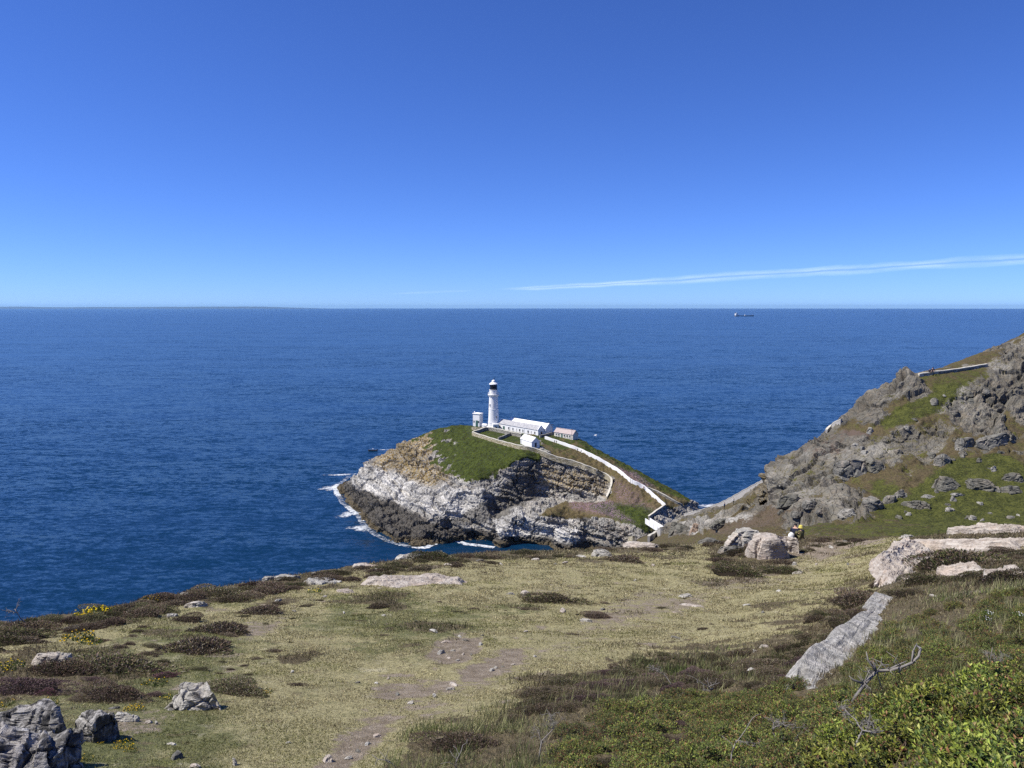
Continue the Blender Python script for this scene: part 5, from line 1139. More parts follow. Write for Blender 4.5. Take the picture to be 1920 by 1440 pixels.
# small loose stones
ST = [(720, 1156, 11, 5), (1055, 1149, 28, 8), (1098, 1168, 24, 9), (1130, 1145, 16, 6), (862, 1196, 16, 6), (836, 1206, 20, 6), (902, 1212, 14, 8), (872, 1203, 16, 6), (825, 1228, 22, 9), (842, 1236, 12, 5), (857, 1240, 10, 4), (884, 1230, 10, 5), (850, 1222, 12, 5), (868, 1228, 9, 4),
      (815, 1186, 22, 6), (905, 1193, 10, 4), (930, 1254, 12, 6), (962, 1248, 10, 5), (922, 1260, 18, 7), (943, 1252, 12, 4), (1003, 1233, 10, 5), (850, 1288, 30, 8), (842, 1296, 20, 9), (745, 1305, 22, 7), (770, 1322, 13, 10), (728, 1275, 9, 5), (705, 1283, 8, 5), (670, 1282, 12, 5), (815, 1310, 9, 10), (708, 1384, 14, 9), (690, 1398, 18, 8), (672, 1412, 12, 7), (655, 1425, 16, 8), (615, 1432, 24, 16), (540, 1395, 9, 6), (330, 1426, 36, 14), (322, 1398, 18, 7), (278, 1358, 14, 8), (293, 1360, 8, 8), (213, 1330, 18, 6), (440, 1440, 12, 22), (365, 1442, 22, 10), (520, 1130, 20, 7), (552, 1148, 12, 5), (610, 1120, 10, 5), (1265, 1150, 9, 4), (1400, 1136, 14, 5), (1430, 1150, 9, 5), (1460, 1110, 10, 5), (1530, 1060, 12, 5), (1558, 1028, 12, 5), (1585, 1016, 9, 4), (1410, 1266, 24, 14), (1432, 1216, 16, 8), (1415, 1225, 10, 8), (1268, 1198, 22, 5), (1190, 1090, 9, 4), (1225, 1062, 14, 5), (1005, 1052, 22, 6), (1040, 1060, 14, 4), (1090, 1046, 26, 6), (1060, 1056, 18, 4), (940, 1060, 14, 5), (900, 1052, 16, 4), (880, 1046, 12, 4), (840, 1062, 18, 6), (705, 1070, 12, 5), (590, 1078, 18, 5), (460, 1105, 10, 5), (415, 1120, 9, 5), (1340, 1068, 9, 4), (1590, 1060, 14, 5), (1750, 1120, 12, 6), (985, 1186, 12, 4), (645, 1150, 10, 4), (780, 1166, 8, 4), (548, 1262, 9, 5), (1060, 1222, 8, 4)]
for k, (x, y, w, h) in enumerate(ST):
    lab = ('small white stone in the round stony patch on the turf' if 800 < x < 912 and 1180 < y < 1245 else 'small stone lying along the bare earth path' if x < 1010 and y > 1245 and x > 560 else 'small pale stone in grass near the corner outcrop' if x < 560 and y > 1300
           else 'small pale stone among heather along the cliff edge' if y < 1135 and x < 1000 else 'small stone near the crest above the bridge' if y < 1100 and x < 1350 else 'small stone below the heather knoll and outcrop' if x > 1380 and y < 1160 else 'small pale stone half hidden in the heathery bank' if x > 1250 and y > 1190 else 'small stone scattered on the open dry turf')
    PR(lab, x, y, w, h, (R_PALE, R_PINK, R_PALE, R_GREY)[k % 4], 200 + k, .8, k * 1.3, sub=3, sink=.25, group='loose stones on the plateau', name='loose_stone', cat='stone')
# hillside boulders
HB = [(1773, 919, 58, 26, 'long flat topped boulder on the green hillside slope', 0), (1832, 918, 52, 24, 'pale cracked boulder beside the long flat topped boulder', 0), (1900, 905, 40, 18, 'grey boulder in grass high at the frame side', 0), (1895, 924, 44, 14, 'low pale boulder below the grey frame side boulder', 0),
      (1635, 962, 52, 32, 'blocky dark sided boulder at the foot of the hillside', 1), (1668, 944, 24, 18, 'small boulder joining the blocky foot boulders', 1), (1690, 936, 30, 22, 'pointed boulder at the upper end of the foot boulders', 1), (1718, 955, 44, 20, 'squat grey boulder in grass by the shelf', 0), (1586, 968, 30, 16, 'white rock at the edge of the grass shelf', 2), (1810, 845, 48, 26, 'big dark lens shaped boulder lying on the slope', 1),
      (1768, 872, 36, 22, 'black shaded overhanging boulder below the lens shaped one', 1), (1640, 885, 38, 28, 'rounded grey boulder beside the dark outcrop', 0), (1595, 895, 66, 44, 'large dark square outcrop block on the hillside', 1), (1870, 836, 76, 24, 'long dark ledge rock above the green slope', 1),
      (1780, 960, 30, 10, 'flat pale rock low on the grass slope', 2), (1742, 934, 30, 7, 'thin pale slab in the grass', 2), (1800, 930, 36, 6, 'thin white slab in green grass', 2), (1788, 942, 14, 12, 'small white upright rock in green grass', 2), (1520, 950, 34, 16, 'dark tumbled block in the scree', 1), (1496, 968, 30, 12, 'flat dark block in the scree near the sitters', 1), (1540, 962, 22, 14, 'angular block in the scree by the shelf', 1), (1480, 948, 60, 22, 'slanting grey slab above the scree', 0), (1350, 988, 40, 18, 'grey rock rib on the lower spur', 0), (1275, 1008, 46, 34, 'upright grey rock block above the bridge chasm', 0), (1302, 1006, 26, 28, 'brown rock block next to the upright grey block', 3)]
R_LIGHT = rock_material('light_grey_boulder_rock', (.09, .085, .072), (.22, .21, .185), (.42, .405, .36), .5, .2)
R_BROWN = rock_material('brown_cliff_rock', (.10, .07, .05), (.24, .17, .12), (.36, .29, .22), .5, .6)
for k, (x, y, w, h, l, t) in enumerate(HB):
    PR(l, x, y, w, h, (R_HILL, R_GREY, R_LIGHT, R_BROWN)[t], 400 + k, .8, random.uniform(-.5, .5), HBVH, 5, .45, 'boulders on the far hillside', (random.uniform(-.15, .15), random.uniform(-.2, .2)), cuts=15, rough=.035)
for k in range(110):
    x = random.uniform(1430, 1915); y = random.uniform(720, 980); q = hit(HBVH, x, y)
    if q is None or q.y > 140 or y < 625 + (1920 - x) * .55 + 20: continue
    s = random.uniform(6, 20); PR('grey rock on the stony upper part of the far hillside' if y < 800 else 'grey rock among the rubble in mid hillside' if y < 890 else 'grey rock lying low on the hillside near the grass shelf', x, y, s, s * random.uniform(.35, .7), (R_HILL, R_GREY, R_HILL, R_LIGHT)[k % 4], 500 + k, .8, random.uniform(0, 6), HBVH, 4, .45, 'small rocks scattered over the far hillside', name='hillside_rock', cat='rock', cuts=13, rough=.035)

# ================================================================ VEGETATION
def leaf_material(name, rough=.55, trans=.25, spec=.3):
    m = M(name); c = m.attr('tint', 'Color'); m.b.inputs['Roughness'].default_value = rough; m.b.inputs['Specular IOR Level'].default_value = spec
    oi = m.n('ShaderNodeObjectInfo').outputs['Random']; hv = m.n('ShaderNodeHueSaturation'); m.put(hv.inputs['Color'], c); m.put(hv.inputs['Value'], m.mr(oi, 0, 1, .8, 1.2)); m.put(hv.inputs['Hue'], m.mr(oi, 0, 1, .488, .512))
    m.put(m.b.inputs['Base Color'], hv.outputs[0])
    t = m.n('ShaderNodeBsdfTranslucent'); m.put(t.inputs['Color'], hv.outputs[0]); x = m.n('ShaderNodeMixShader'); x.inputs[0].default_value = trans
    out = m.t.nodes['Material Output']; m.t.links.new(m.b.outputs[0], x.inputs[1]); m.t.links.new(t.outputs[0], x.inputs[2]); m.t.links.new(x.outputs[0], out.inputs['Surface'])
    return m.m
LEAF = leaf_material('leaf'); HEATH = leaf_material('heather_sprig', .85, .1, .1); BLADE = leaf_material('grass_blade', .7, .25, .2); PETAL = leaf_material('petal', .7, .3, .1)
def pick(r, n, cols, w):
    cols = np.array(cols, float); k = r.choice(len(cols), n, p=np.array(w) / sum(w)); return cols[k] * r.uniform(.55, 1.35, (n, 1))
def sprigs(base, d, ln, wd, col, r, tipcol=None):
    """thin leaning sprigs: a narrow kite of two triangles each"""
    n = len(base); side = np.cross(d, r.normal(size=(n, 3))); side /= np.linalg.norm(side, axis=1, keepdims=True) + 1e-9
    m = base + d * (ln * .55)[:, None]; t = base + d * ln[:, None] + r.normal(size=(n, 3)) * (ln * .12)[:, None]
    V = np.stack([base, m - side * wd[:, None] / 2, m + side * wd[:, None] / 2, t], 1).reshape(-1, 3)
    k = np.arange(n)[:, None] * 4; F = np.concatenate([k + [0, 2, 1], k + [1, 2, 3]], 1).reshape(-1, 3)
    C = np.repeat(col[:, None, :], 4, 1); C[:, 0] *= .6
    if tipcol is not None: C[:, 3] = tipcol
    return V, F, C.reshape(-1, 3)
def heather_mesh(seed, n, ln, pal, w, wd=.16, h=.5):
    r = np.random.default_rng(seed); a = r.uniform(0, 6.283, n); q = np.sqrt(r.uniform(0, 1, n))
    lob = 1 + .22 * np.sin(2 * a + r.uniform(0, 6)) + .16 * np.sin(3 * a + r.uniform(0, 6)) + .12 * np.sin(5 * a + r.uniform(0, 6))
    x, y = q * lob * np.cos(a) * .5, q * lob * np.sin(a) * .5
    top = h * (1 - q ** 2.2) * (.8 + .45 * fbm(np.stack([x * 5, y * 5, x * 0 + seed], 1), 1, 3, seed)) + .03
    z = top * r.uniform(.45, 1.0, n) - .04
    d = np.stack([x * 1.1, y * 1.1, .55 + 0 * x], 1) + r.normal(size=(n, 3)) * .30; d /= np.linalg.norm(d, axis=1, keepdims=True)
    L = ln * r.uniform(.6, 1.3, n)
    V, F, Cc = sprigs(np.stack([x, y, z], 1), d, L, L * wd, pick(r, n, pal, w), r)
    # opaque dark inner dome, keeps the clump from being see-through
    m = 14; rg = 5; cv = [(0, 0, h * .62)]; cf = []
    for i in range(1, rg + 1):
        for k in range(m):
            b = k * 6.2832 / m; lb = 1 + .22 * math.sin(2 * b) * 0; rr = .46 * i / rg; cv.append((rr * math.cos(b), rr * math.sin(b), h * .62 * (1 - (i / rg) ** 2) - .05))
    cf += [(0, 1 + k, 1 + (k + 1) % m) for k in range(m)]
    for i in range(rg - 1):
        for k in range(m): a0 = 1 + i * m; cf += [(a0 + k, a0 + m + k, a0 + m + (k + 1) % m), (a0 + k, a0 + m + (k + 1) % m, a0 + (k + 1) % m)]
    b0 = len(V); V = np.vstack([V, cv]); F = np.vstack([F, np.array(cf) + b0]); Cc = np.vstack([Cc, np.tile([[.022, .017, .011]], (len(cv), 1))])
    return mesh_np('heather', V, F, None, np.ones(len(F), bool), None, dict(tint=Cc))
BR = [(.150, .105, .072), (.085, .060, .044), (.115, .112, .048), (.062, .074, .028), (.155, .112, .102), (.24, .21, .16)]
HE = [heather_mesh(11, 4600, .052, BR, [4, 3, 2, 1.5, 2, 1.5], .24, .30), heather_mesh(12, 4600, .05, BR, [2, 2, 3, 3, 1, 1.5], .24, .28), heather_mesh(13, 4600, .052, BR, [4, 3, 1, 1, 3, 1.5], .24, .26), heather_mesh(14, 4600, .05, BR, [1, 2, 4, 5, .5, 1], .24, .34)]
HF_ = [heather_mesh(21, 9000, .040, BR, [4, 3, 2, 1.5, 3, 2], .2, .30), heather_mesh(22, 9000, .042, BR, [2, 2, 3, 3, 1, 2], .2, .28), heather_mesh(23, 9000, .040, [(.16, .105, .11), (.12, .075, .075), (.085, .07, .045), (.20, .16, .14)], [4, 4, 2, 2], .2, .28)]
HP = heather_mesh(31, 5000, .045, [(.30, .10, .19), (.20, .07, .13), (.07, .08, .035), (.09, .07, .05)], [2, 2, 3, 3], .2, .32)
def clump(label, px, py, wm, group, meshes=None, k=None, name='heather', hz=1.0, cat='heather', q=None):
    if q is None: q = ghit(px, py)
    if q is None: return
    D = (q - Vector((0, 0, H))).length; ms = meshes or (HF_ if D < 13 else HE)
    o = link(name, ms[random.randrange(len(ms)) if k is None else k], HEATH); o.location = q; o.rotation_euler = (random.uniform(-.1, .1), random.uniform(-.1, .1), random.uniform(-.6, .6) + math.pi * random.randint(0, 1))
    s = wm * random.uniform(.8, 1.2); o.scale = (s * random.uniform(1.0, 1.45), s * random.uniform(.6, 1.05), s * hz * random.uniform(.7, 1.1)); tag(o, label, cat, group); return o
def wclump(label, px, py, wpx, group, **kw):
    q = ghit(px, py)
    if q is not None: return clump(label, px, py, wpx * (q - Vector((0, 0, H))).length / FPX, group, q=q, **kw)
# single humps one can point at
ONE = [(35, 1300, 110, 'large black brown heather hump at the frame side above the corner outcrop', 0), (105, 1262, 90, 'brown heather hump around the pale rock at the turf margin', 1), (215, 1262, 120, 'wide brown heather mat with grey stones below the flower patch', 0), (370, 1222, 110, 'dark green heather hump on the green turf slope', 3), (200, 1310, 90, 'dark heather hump behind the small yellow flowers', 1),
       (345, 1165, 60, 'greenish heather hump beside the upright cream stone', 3), (410, 1185, 80, 'brown green heather hump with bare earth beside it', 1), (480, 1150, 80, 'brown heather patch near the cliff edge turf', 0), (555, 1285, 28, 'tiny black heather tuft alone on the dry turf', 2), (450, 1300, 80, 'low green brown tuft on the slope near the pale boulder', 1), (707, 1140, 38, 'small round green gorse cushion on the dry turf', 3), (1040, 1130, 78, 'wide brown green hump beside the leaning stone', 1), (1120, 1158, 56, 'low heather tuft by the stony scrape', 1), (815, 1050, 80, 'dark heather hump over the white topped rock', 2), (1165, 1052, 60, 'heather hump behind the pale wedged rock', 1), (1740, 1092, 74, 'round dark green gorse bush on the layered outcrop', 3), (1800, 1062, 120, 'dark heather mat on top of the layered outcrop', 0), (1885, 1090, 70, 'purplish heather hump at the frame side of the outcrop', 2), (1470, 1075, 70, 'brown heather hump in front of the tall cream rock', 0), (1390, 1078, 90, 'brown heather mound at the foot of the knoll rocks', 0), (1575, 1200, 70, 'dark heather bush hugging the diagonal slab', 1), (1620, 1130, 80, 'grey brown heather above the diagonal slab', 2), (880, 1405, 120, 'dark brown heather tuft among the long grass', 0)]
for x, y, w, l, k in ONE: wclump(l, x, y, w, 'heather humps', k=k if ghit(x, y) is not None and ghit(x, y).length < 0 else None, hz=.7)
for x, y in ((85, 1300), (62, 1290), (305, 1270), (290, 1262)): wclump('low clump of pink flowering heather at the turf margin', x, y, 34, 'pink heather clumps', meshes=[HP], hz=.8)
def scatter_zone(poly, n, wr, label, group, meshes=None, hz=.8, sep=.55):
    poly = np.array(poly, float); lo, hi = poly.min(0), poly.max(0); done = []; t = 0
    while len(done) < n and t < n * 40:
        t += 1; x, y = random.uniform(lo[0], hi[0]), random.uniform(lo[1], hi[1])
        if polysd(np.array([x]), np.array([y]), poly)[0] < 0: continue
        q = ghit(x, y)
        if q is None: continue
        w = random.uniform(*wr)
        if any((q - p).length < sep * (w + v) / 2 for p, v in done): continue
        done.append((q, w)); clump(label, x, y, w, group, meshes, hz=hz, q=q)
scatter_zone([(-40, 1225), (-40, 1185), (160, 1150), (330, 1118), (480, 1096), (640, 1068), (800, 1046), (960, 1038), (1000, 1048), (800, 1070), (640, 1092), (480, 1118), (330, 1150), (160, 1182)], 75, (.5, 1.1), 'brown heather clump along the cliff edge above the open sea', 'heather along the cliff edge', hz=.7)
scatter_zone([(960, 1034), (1140, 1030), (1290, 1022), (1300, 1036), (1140, 1046), (980, 1050)], 14, (.5, 1.1), 'brown heather clump on the crest below the island', 'heather on the crest', hz=.6)
scatter_zone([(1325, 1020), (1360, 1008), (1480, 1008), (1620, 1010), (1610, 1020), (1500, 1038), (1490, 1070), (1400, 1086), (1340, 1070)], 30, (.6, 1.2), 'brown heather clump packed around the rocky knoll', 'heather on the knoll', hz=.8)
scatter_zone([(1650, 1120), (1680, 1040), (1720, 1008), (1920, 998), (1960, 1110), (1760, 1112)], 20, (.4, .8), 'dark heather clump on the layered outcrop', 'heather on the outcrop', hz=.7)
scatter_zone([(1430, 1250), (1500, 1180), (1600, 1120), (1660, 1095), (1690, 1108), (1590, 1180), (1530, 1260), (1480, 1290)], 26, (.3, .6), 'grey brown heather clump beside the diagonal slab', 'heather beside the slab', hz=.8)
scatter_zone([(930, 1345), (1060, 1275), (1250, 1232), (1420, 1220), (1500, 1250), (1500, 1300), (1250, 1300), (1080, 1330), (960, 1370)], 60, (.25, .55), 'dark brown heather clump on the bank along the trodden turf', 'heather on the near bank', hz=.8)
scatter_zone([(-20, 1250), (150, 1195), (330, 1155), (480, 1125), (600, 1120), (560, 1190), (460, 1280), (300, 1320), (60, 1330)], 46, (.10, .38), 'small brown heather tuft on the green turf slope', 'heather tufts on the turf slope', hz=.55)
scatter_zone([(640, 1130), (800, 1075), (1000, 1060), (1300, 1045), (1480, 1100), (1380, 1190), (1100, 1200), (900, 1180), (700, 1240)], 24, (.08, .30), 'tiny low heather tuft scattered on the open dry turf', 'heather tufts on the dry turf', hz=.5)
scatter_zone([(1010, 1460), (1050, 1360), (1200, 1310), (1480, 1300), (1560, 1360), (1480, 1460)], 26, (.16, .32), 'brown heather clump growing through the small leaved thicket', 'heather in the thicket', hz=1.1)

# leafy shrubs ------------------------------------------------------------
def shrub_mesh(seed, shoots, leaves, ll, pal, w, h=.6, red=.08):
    r = np.random.default_rng(seed); Vs, Fs, Cs = [], [], []; b = 0
    a = r.uniform(0, 6.283, shoots); q = np.sqrt(r.uniform(0, 1, shoots)); x, y = .5 * q * np.cos(a), .5 * q * np.sin(a)
    top = h * (1 - .75 * q ** 2.5) * (.75 + .5 * fbm(np.stack([x * 4, y * 4, x * 0 + seed], 1), 1, 3, seed) + .1)
    ax = np.stack([x * .9, y * .9, .8 + 0 * x], 1) + r.normal(size=(shoots, 3)) * .22; ax /= np.linalg.norm(ax, axis=1, keepdims=True)
    tip = np.stack([x, y, top], 1); sl = ll * r.uniform(2.2, 3.6, shoots)
    i = np.repeat(np.arange(shoots), leaves); t = np.tile(np.linspace(0, 1, leaves), shoots); n = len(i)
    base = tip[i] - ax[i] * (sl[i] * (1 - t))[:, None]
    ph = t * leaves * 2.4 + r.uniform(0, 6.28, shoots)[i]
    e1 = np.cross(ax[i], [0.3, .9, .1]); e1 /= np.linalg.norm(e1, axis=1, keepdims=True); e2 = np.cross(ax[i], e1)
    out = e1 * np.cos(ph)[:, None] + e2 * np.sin(ph)[:, None]
    d = out * (1.0 - .55 * t)[:, None] + ax[i] * (.35 + .75 * t)[:, None] + r.normal(size=(n, 3)) * .12; d /= np.linalg.norm(d, axis=1, keepdims=True)
    s = np.cross(d, ax[i]); s /= np.linalg.norm(s, axis=1, keepdims=True) + 1e-9; up = np.cross(s, d)
    L = ll * r.uniform(.7, 1.25, n) * (1 - .35 * t); W = L * .38
    m = base + d * (L * .5)[:, None]; tp = base + d * L[:, None] - up * (L * .10)[:, None]
    V = np.stack([base, m - s * W[:, None] / 2 + up * (W * .22)[:, None], m, m + s * W[:, None] / 2 + up * (W * .22)[:, None], tp], 1).reshape(-1, 3)
    k = np.arange(n)[:, None] * 5; F = np.concatenate([k + [0, 2, 1], k + [0, 3, 2], k + [1, 2, 4], k + [2, 3, 4]], 1).reshape(-1, 3)
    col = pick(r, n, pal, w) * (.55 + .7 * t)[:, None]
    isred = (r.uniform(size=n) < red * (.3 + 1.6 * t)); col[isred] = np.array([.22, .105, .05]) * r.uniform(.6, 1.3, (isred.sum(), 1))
    C = np.repeat(col, 5, 0)
    # stems
    st = np.stack([tip - ax * (sl * 1.5)[:, None] - [0, 0, .12], tip], 1); sd = np.cross(ax, r.normal(size=ax.shape)); sd /= np.linalg.norm(sd, axis=1, keepdims=True); ws = ll * .05
    SV = np.stack([st[:, 0] - sd * ws, st[:, 0] + sd * ws, st[:, 1]], 1).reshape(-1, 3); SF = np.arange(len(SV)).reshape(-1, 3) + len(V)
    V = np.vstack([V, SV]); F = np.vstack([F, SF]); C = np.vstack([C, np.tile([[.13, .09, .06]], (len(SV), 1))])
    return mesh_np('leafy_shrub', V, F, None, np.ones(len(F), bool), None, dict(tint=C))
GP = [(.225, .255, .038), (.140, .172, .030), (.052, .078, .017), (.30, .30, .08), (.18, .13, .06)]
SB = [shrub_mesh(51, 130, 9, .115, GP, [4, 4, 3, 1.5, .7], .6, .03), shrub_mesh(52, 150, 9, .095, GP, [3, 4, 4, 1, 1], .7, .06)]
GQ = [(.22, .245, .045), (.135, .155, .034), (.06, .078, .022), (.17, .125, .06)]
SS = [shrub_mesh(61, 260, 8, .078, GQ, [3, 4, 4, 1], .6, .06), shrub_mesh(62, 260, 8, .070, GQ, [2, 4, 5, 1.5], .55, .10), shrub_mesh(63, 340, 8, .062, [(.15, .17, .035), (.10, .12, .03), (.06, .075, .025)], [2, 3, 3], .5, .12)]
def shrubs(poly, n, wr, label, group, meshes, hz=.8, sep=.5):
    poly = np.array(poly, float); lo, hi = poly.min(0), poly.max(0); done = []; t = 0
    while len(done) < n and t < n * 40:
        t += 1; x, y = random.uniform(lo[0], hi[0]), random.uniform(lo[1], hi[1])
        if polysd(np.array([x]), np.array([y]), poly)[0] < 0: continue
        q = ghit(x, y)
        if q is None: continue
        w = random.uniform(*wr)
        if any((q - p).length < sep * (w + v) / 2 for p, v in done): continue
        done.append((q, w)); o = link('leafy_shrub', random.choice(meshes), LEAF); o.location = q - Vector((0, 0, .03)); o.rotation_euler = (random.uniform(-.1, .1), random.uniform(-.1, .1), random.uniform(0, 6.28))
        o.scale = (w, w * random.uniform(.85, 1.1), w * hz * random.uniform(.75, 1.15)); tag(o, label, 'shrub', group)
shrubs([(1480, 1560), (1540, 1420), (1640, 1360), (1760, 1300), (1960, 1230), (2100, 1300), (2100, 1600)], 46, (.38, .6), 'large leaved bright green shrub filling the corner at the frame side', 'large leaved shrubs', SB, .75, .42)
shrubs([(1000, 1500), (1040, 1400), (1120, 1340), (1280, 1310), (1440, 1300), (1500, 1290), (1600, 1340), (1540, 1420), (1480, 1540)], 110, (.34, .55), 'low small leaved green shrub in the near thicket', 'small leaved shrubs', SS, .62, .38)
shrubs([(1560, 1300), (1600, 1250), (1680, 1180), (1780, 1130), (1960, 1100), (1980, 1230), (1760, 1300), (1640, 1350)], 75, (.32, .55), 'low reddish tipped shrub on the grassy bank behind the corner thicket', 'shrubs on the grassy bank', SS, .6, .5)

# dead branches -----------------------------------------------------------
DEAD = plain('bleached_dead_wood', (.20, .185, .17), .9, .2, .35, 30)
def dead_branch(label, px, py, size, seed, lean, depth=3, thick=.011):
    r = random.Random(seed); q = ghit(px, py); m = MB()
    def grow(p, d, ln, rad, lev):
        pts = [p]; dd = d.copy(); seg = 4
        for _ in range(seg):
            dd = (dd + Vector((r.gauss(0, .42), r.gauss(0, .42), r.gauss(0, .3)))).normalized(); pts.append(pts[-1] + dd * ln / seg)
        m.tube(pts, [rad * (1 - .55 * i / seg) for i in range(seg + 1)], 5)
        if lev > 0:
            for _ in range(r.randint(3, 5)):
                k = r.randint(1, seg); nd = (dd + Vector((r.gauss(0, .9), r.gauss(0, .9), r.gauss(0.15, .6)))).normalized(); grow(pts[k], nd, ln * r.uniform(.4, .7), rad * .55, lev - 1)
    grow(Vector((0, 0, -.03)), Vector(lean).normalized(), size, thick, depth)
    o = m.build('dead_branch', DEAD, None, q + Vector((0, 0, .05)), smooth=True); tag(o, label, 'branch', 'dead branches'); return o
def lying_branch():
    pts = []
    for x, y, up in ((1596, 1316, .10), (1618, 1306, .22), (1640, 1296, .27), (1662, 1290, .28), (1686, 1287, .29), (1706, 1285, .31), (1718, 1280, .35), (1721, 1272, .38), (1714, 1266, .40)):
        pts.append(ghit(x, y + 22) + Vector((0, 0, up + random.uniform(-.012, .012))))
    m = MB().tube([p - pts[0] for p in pts], [.012, .015, .013, .0135, .011, .0125, .010, .011, .007], 7)
    for k, d in ((2, (-.1, .05, .14)), (3, (.10, -.05, .10)), (5, (.06, .1, .12)), (1, (-.16, 0, .06)), (4, (.02, .08, -.12))): m.tube([pts[k] - pts[0], pts[k] - pts[0] + Vector(d) * .6, pts[k] - pts[0] + Vector(d) + Vector((.03, 0, .01))], [.012, .008, .003], 5)
    r = random.Random(5)
    for _ in range(46):
        k = r.choice((0, 0, 1, 1, 1, 2, 2, 3, 4, 5)); b = pts[k] - pts[0]; d = Vector((r.gauss(-.1, .5), r.gauss(0, .4), r.gauss(.1, .45))); ln = r.uniform(.08, .22)
        m.tube([b, b + d * ln * .5 + Vector((r.gauss(0, .02), 0, r.gauss(0, .02))), b + d * ln + Vector((r.gauss(0, .03), 0, r.gauss(0, .03)))], [.005, .0035, .0015], 4)
    tag(m.build('dead_branch', DEAD, None, pts[0], smooth=True), 'thick bleached dead branch with upturned end lying on the shrubs', 'branch', 'dead branches')
lying_branch()
dead_branch('tangled grey dead twigs at the root of the thick dead branch', 1590, 1325, .26, 2, (-.2, 0, 1), 4, .008)
dead_branch('grey twig tangle near the bottom edge of the thicket', 1620, 1440, .24, 3, (-.4, .2, .9), 4, .009)
dead_branch('dark leafless bush skeleton beside the long grass', 1010, 1432, .34, 4, (.1, 0, 1), 4, .008)
dead_branch('pale forked dead twig on the heathery bank', 1330, 1300, .28, 5, (.8, .2, .4), 2, .011)
dead_branch('bleached twigs standing in the small leaved thicket', 1440, 1415, .28, 6, (.1, .1, 1), 4, .007)
dead_branch('dark dead twig ball on the grassy bank', 1862, 1262, .22, 7, (-.1, 0, 1), 4, .006)
dead_branch('thin pale sapling stem standing in the thicket', 1370, 1440, .30, 8, (.25, 0, 1), 1, .006)
dead_branch('thin leaning pale twig at the bottom edge', 860, 1452, .24, 9, (-.25, 0, 1), 1, .006)
dead_branch('short pale upright twig in the long grass', 745, 1446, .28, 10, (-.2, .1, 1), 1, .006)
dead_branch('small bare bush standing out on the cliff edge against the sea', 50, 1178, .5, 11, (.1, 0, 1), 3, .016)
dead_branch('bare twigs of a dead bush on the heathery bank', 1262, 1292, .30, 12, (.1, .1, 1), 3, .008)

# flowers -----------------------------------------------------------------
def flower_mesh(seed, n, col, size):
    r = np.random.default_rng(seed); Vs, Fs, Cs = [], [], []
    a = r.uniform(0, 6.283, n); q = np.sqrt(r.uniform(0, 1, n)); c = np.stack([.5 * q * np.cos(a), .5 * q * np.sin(a), .14 + .10 * (1 - q) + r.uniform(-.05, .05, n)], 1)
    for k in range(n):
        nrm = np.array([0, -.35, 1]) + r.normal(size=3) * .35; nrm /= np.linalg.norm(nrm); e1 = np.cross(nrm, [1, .2, .1]); e1 /= np.linalg.norm(e1); e2 = np.cross(nrm, e1); b = len(Vs); s = size * r.uniform(.7, 1.3)
        Vs.append(c[k]); m = 5
        for j in range(m * 2):
            rr = s * (1 if j % 2 == 0 else .55); t = j * math.pi / m; Vs.append(c[k] + rr * (e1 * math.cos(t) + e2 * math.sin(t)) + nrm * s * .25)
        Fs += [(b, b + 1 + j, b + 1 + (j + 1) % (2 * m)) for j in range(2 * m)]; Cs += [np.array(col) * r.uniform(.75, 1.1)] * (2 * m + 1)
    n2 = 260; a = r.uniform(0, 6.283, n2); q = np.sqrt(r.uniform(0, 1, n2)); d = r.normal(size=(n2, 3)) * .35 + [0, 0, 1]; d /= np.linalg.norm(d, axis=1, keepdims=True)
    V2, F2, C2 = sprigs(np.stack([.52 * q * np.cos(a), .52 * q * np.sin(a), 0 * a], 1), d, r.uniform(.1, .2, n2), np.full(n2, .03), pick(r, n2, [(.08, .12, .025), (.05, .08, .02)], [1, 1]), r)
    V = np.vstack([Vs, V2]); F = np.vstack([Fs, F2 + len(Vs)]); C = np.vstack([Cs, C2]); return mesh_np('flower_clump', V, F, None, np.ones(len(F), bool), None, dict(tint=C))
FY = [flower_mesh(71, 80, (.80, .56, .02), .028), flower_mesh(72, 34, (.78, .55, .02), .033), flower_mesh(73, 16, (.78, .56, .03), .038)]; FW = flower_mesh(75, 16, (.8, .8, .76), .05)
for x, y, w, k, l in ((172, 1156, 56, 0, 'bright yellow flower cushion on the cliff edge heath'), (160, 1160, 34, 0, 'yellow flowers trailing below the bright yellow cushion'), (210, 1148, 30, 1, 'small yellow flower patch beside the bright cushion'), (280, 1128, 34, 1, 'sparse yellow flowers near the cliff edge'), (145, 1200, 50, 1, 'loose orange yellow flower patch below the low grey rock'), (168, 1208, 34, 2, 'few yellow flowers beside the loose orange patch'), (12, 1255, 46, 1, 'yellow flowers at the frame side above the dark heather hump'), (250, 1332, 30, 0, 'compact yellow flower clump beside the pale boulder'), (228, 1402, 36, 0, 'vivid yellow flower clump in grass below the pale boulder'), (245, 1410, 20, 2, 'few yellow flowers right of the vivid clump'), (188, 1395, 12, 2, 'single yellow flower tuft by the grey schist lump'), (158, 1425, 26, 2, 'small yellow flower tuft at the foot of the corner outcrop'), (6, 1322, 30, 2, 'yellow flowers behind the corner outcrop'), (86, 1322, 34, 2, 'few yellow flowers above the corner outcrop'), (312, 1310, 22, 2, 'yellow flowers behind the pale boulder'), (348, 1302, 14, 2, 'tiny yellow flowers touching the pale boulder'), (500, 1298, 20, 2, 'small yellow flowers on the open slope'), (290, 1285, 40, 2, 'scattered yellow flowers by the pink heather'), (590, 1110, 24, 2, 'yellow flowers beside the long pale slab')):
    q = ghit(x, y); o = link('flower_clump', FY[k], PETAL); s = w * (q - Vector((0, 0, H))).length / FPX; o.location = q; o.scale = (s, s, s * .8); o.rotation_euler = (0, 0, x * .7); tag(o, l, 'flowers', 'yellow flowers')
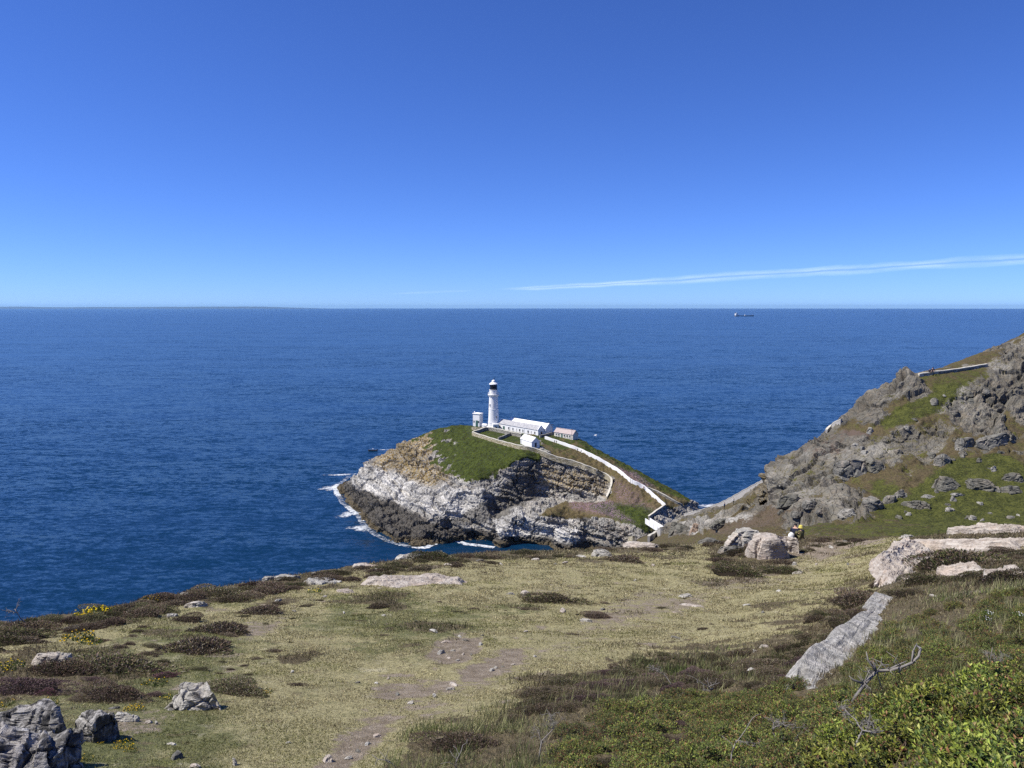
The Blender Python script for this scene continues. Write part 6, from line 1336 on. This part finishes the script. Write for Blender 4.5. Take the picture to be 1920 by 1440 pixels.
for x, y, l in ((1850, 1172, 'white blossom in the shrubs below the outcrop'), (1908, 1176, 'white blossom at the frame side shrubs'), (1846, 1184, 'tiny white blossom in the dark shrubs')):
    q = ghit(x, y); o = link('flower_clump', FW, PETAL); o.location = q + Vector((0, 0, .16)); o.scale = (.14, .14, .14); tag(o, l, 'flowers', 'white blossoms')

# grass -------------------------------------------------------------------
def grass(name, label, n, wfun, hfun, pal_dry, pal_green, seed, wmin=.0018, lean=.5):
    r = np.random.default_rng(seed); A = GV[GF]; area = np.linalg.norm(np.cross(A[:, 1] - A[:, 0], A[:, 2] - A[:, 0]), axis=1) / 2
    c = A.mean(1); fx = GPX[GF].mean(1); fy = GPY[GF].mean(1); D = GD[GF].mean(1); g = GA['green'][GF].mean(1); hth = GA['heath'][GF].mean(1); dr = GA['dirt'][GF].mean(1)
    on = (fx > -40) & (fx < 1960) & (fy < 1500) & (fy > 990) & (c[:, 1] > 2)
    w = area * on * wfun(fx, fy, D, g, hth, dr, c); w = np.maximum(w, 0); k = r.choice(len(w), n, p=w / w.sum())
    u, v = r.uniform(size=n), r.uniform(size=n); s = u + v > 1; u[s], v[s] = 1 - u[s], 1 - v[s]
    P = A[k, 0] + (A[k, 1] - A[k, 0]) * u[:, None] + (A[k, 2] - A[k, 0]) * v[:, None]; D = D[k]
    d = r.normal(size=(n, 3)) * lean + [.15, 0, 1]; d /= np.linalg.norm(d, axis=1, keepdims=True); h = hfun(D, r, n); wd = np.maximum(wmin, .00075 * D) * r.uniform(.7, 1.3, n)
    side = np.cross(d, [0.0, 1.0, 0.0] + r.normal(size=(n, 3)) * .6); side /= np.linalg.norm(side, axis=1, keepdims=True)
    V = np.stack([P - side * wd[:, None] / 2, P + side * wd[:, None] / 2, P + d * h[:, None]], 1).reshape(-1, 3)
    gg = np.clip(g[k] * 1.0 + 1.7 * fbm(P, .8, 4, seed) + .3 * r.normal(size=n), 0, 1)[:, None]
    col = pick(r, n, pal_dry, [1] * len(pal_dry)) * (1 - gg) + pick(r, n, pal_green, [1] * len(pal_green)) * gg
    col = col * (1 + .55 * fbm(P, 1.9, 4, seed + 7))[:, None]
    me = mesh_np(name, V, np.arange(3 * n).reshape(-1, 3), None, np.ones(n, bool), None, dict(tint=np.repeat(col, 3, 0)))
    o = link(name, me, BLADE); tag(o, label, 'grass', kind='stuff')
DRY = [(.48, .435, .23), (.37, .335, .165), (.58, .53, .33), (.17, .15, .07), (.27, .215, .125)]; GRN = [(.20, .22, .06), (.13, .15, .043), (.28, .28, .10)]
grass('turf_grass', 'short dry cropped turf grass covering the plateau', 380000, lambda x, y, D, g, h, d, c: (1 - .95 * sstep(.15, .7, d)) * (1 - .7 * h) * (.12 + .88 * sstep(-.30, .22, fbm(c, 1.3, 4, 44))) / D ** 1.5, lambda D, r, n: (.010 + .0017 * D) * r.uniform(.5, 1.3, n), DRY, GRN, 91, lean=.9)
def zlong(x, y, D, g, h, d, c):
    a = zone(x, y, [(700, 1470), (730, 1400), (820, 1350), (960, 1320), (1040, 1340), (1020, 1400), (1040, 1470)], 14); b = .7 * zone(x, y, [(1560, 1290), (1600, 1230), (1680, 1160), (1760, 1110), (1960, 1090), (1960, 1230), (1760, 1290), (1600, 1340)], 14)
    e = .45 * zone(x, y, [(1020, 1330), (1060, 1270), (1280, 1230), (1440, 1210), (1540, 1260), (1300, 1310)], 14)
    return np.maximum(a, np.maximum(b, e)) * sstep(-.25, .25, fbm(c, 1.4, 3, 5)) / D ** 1.3
grass('long_grass', 'long green grass blades growing through the heath and thicket edge', 26000, zlong, lambda D, r, n: r.uniform(.06, .20, n), [(.22, .22, .09), (.30, .28, .15)], [(.10, .15, .03), (.07, .11, .025), (.15, .19, .06)], 93, .0028, .35)
def zrough(x, y, D, g, h, d, c): return np.clip(h * 1.2, 0, 1) * sstep(-.1, .4, fbm(c, .8, 3, 15) + .15) * np.where(y < 1330, 1, .3) / D ** 1.4
grass('heath_grass', 'wiry brown grass and litter between the heather clumps', 70000, zrough, lambda D, r, n: r.uniform(.03, .10, n) * (1 + .03 * D), [(.17, .13, .075), (.11, .085, .05), (.24, .20, .12)], [(.09, .10, .035), (.06, .07, .025)], 95, .002, .6)
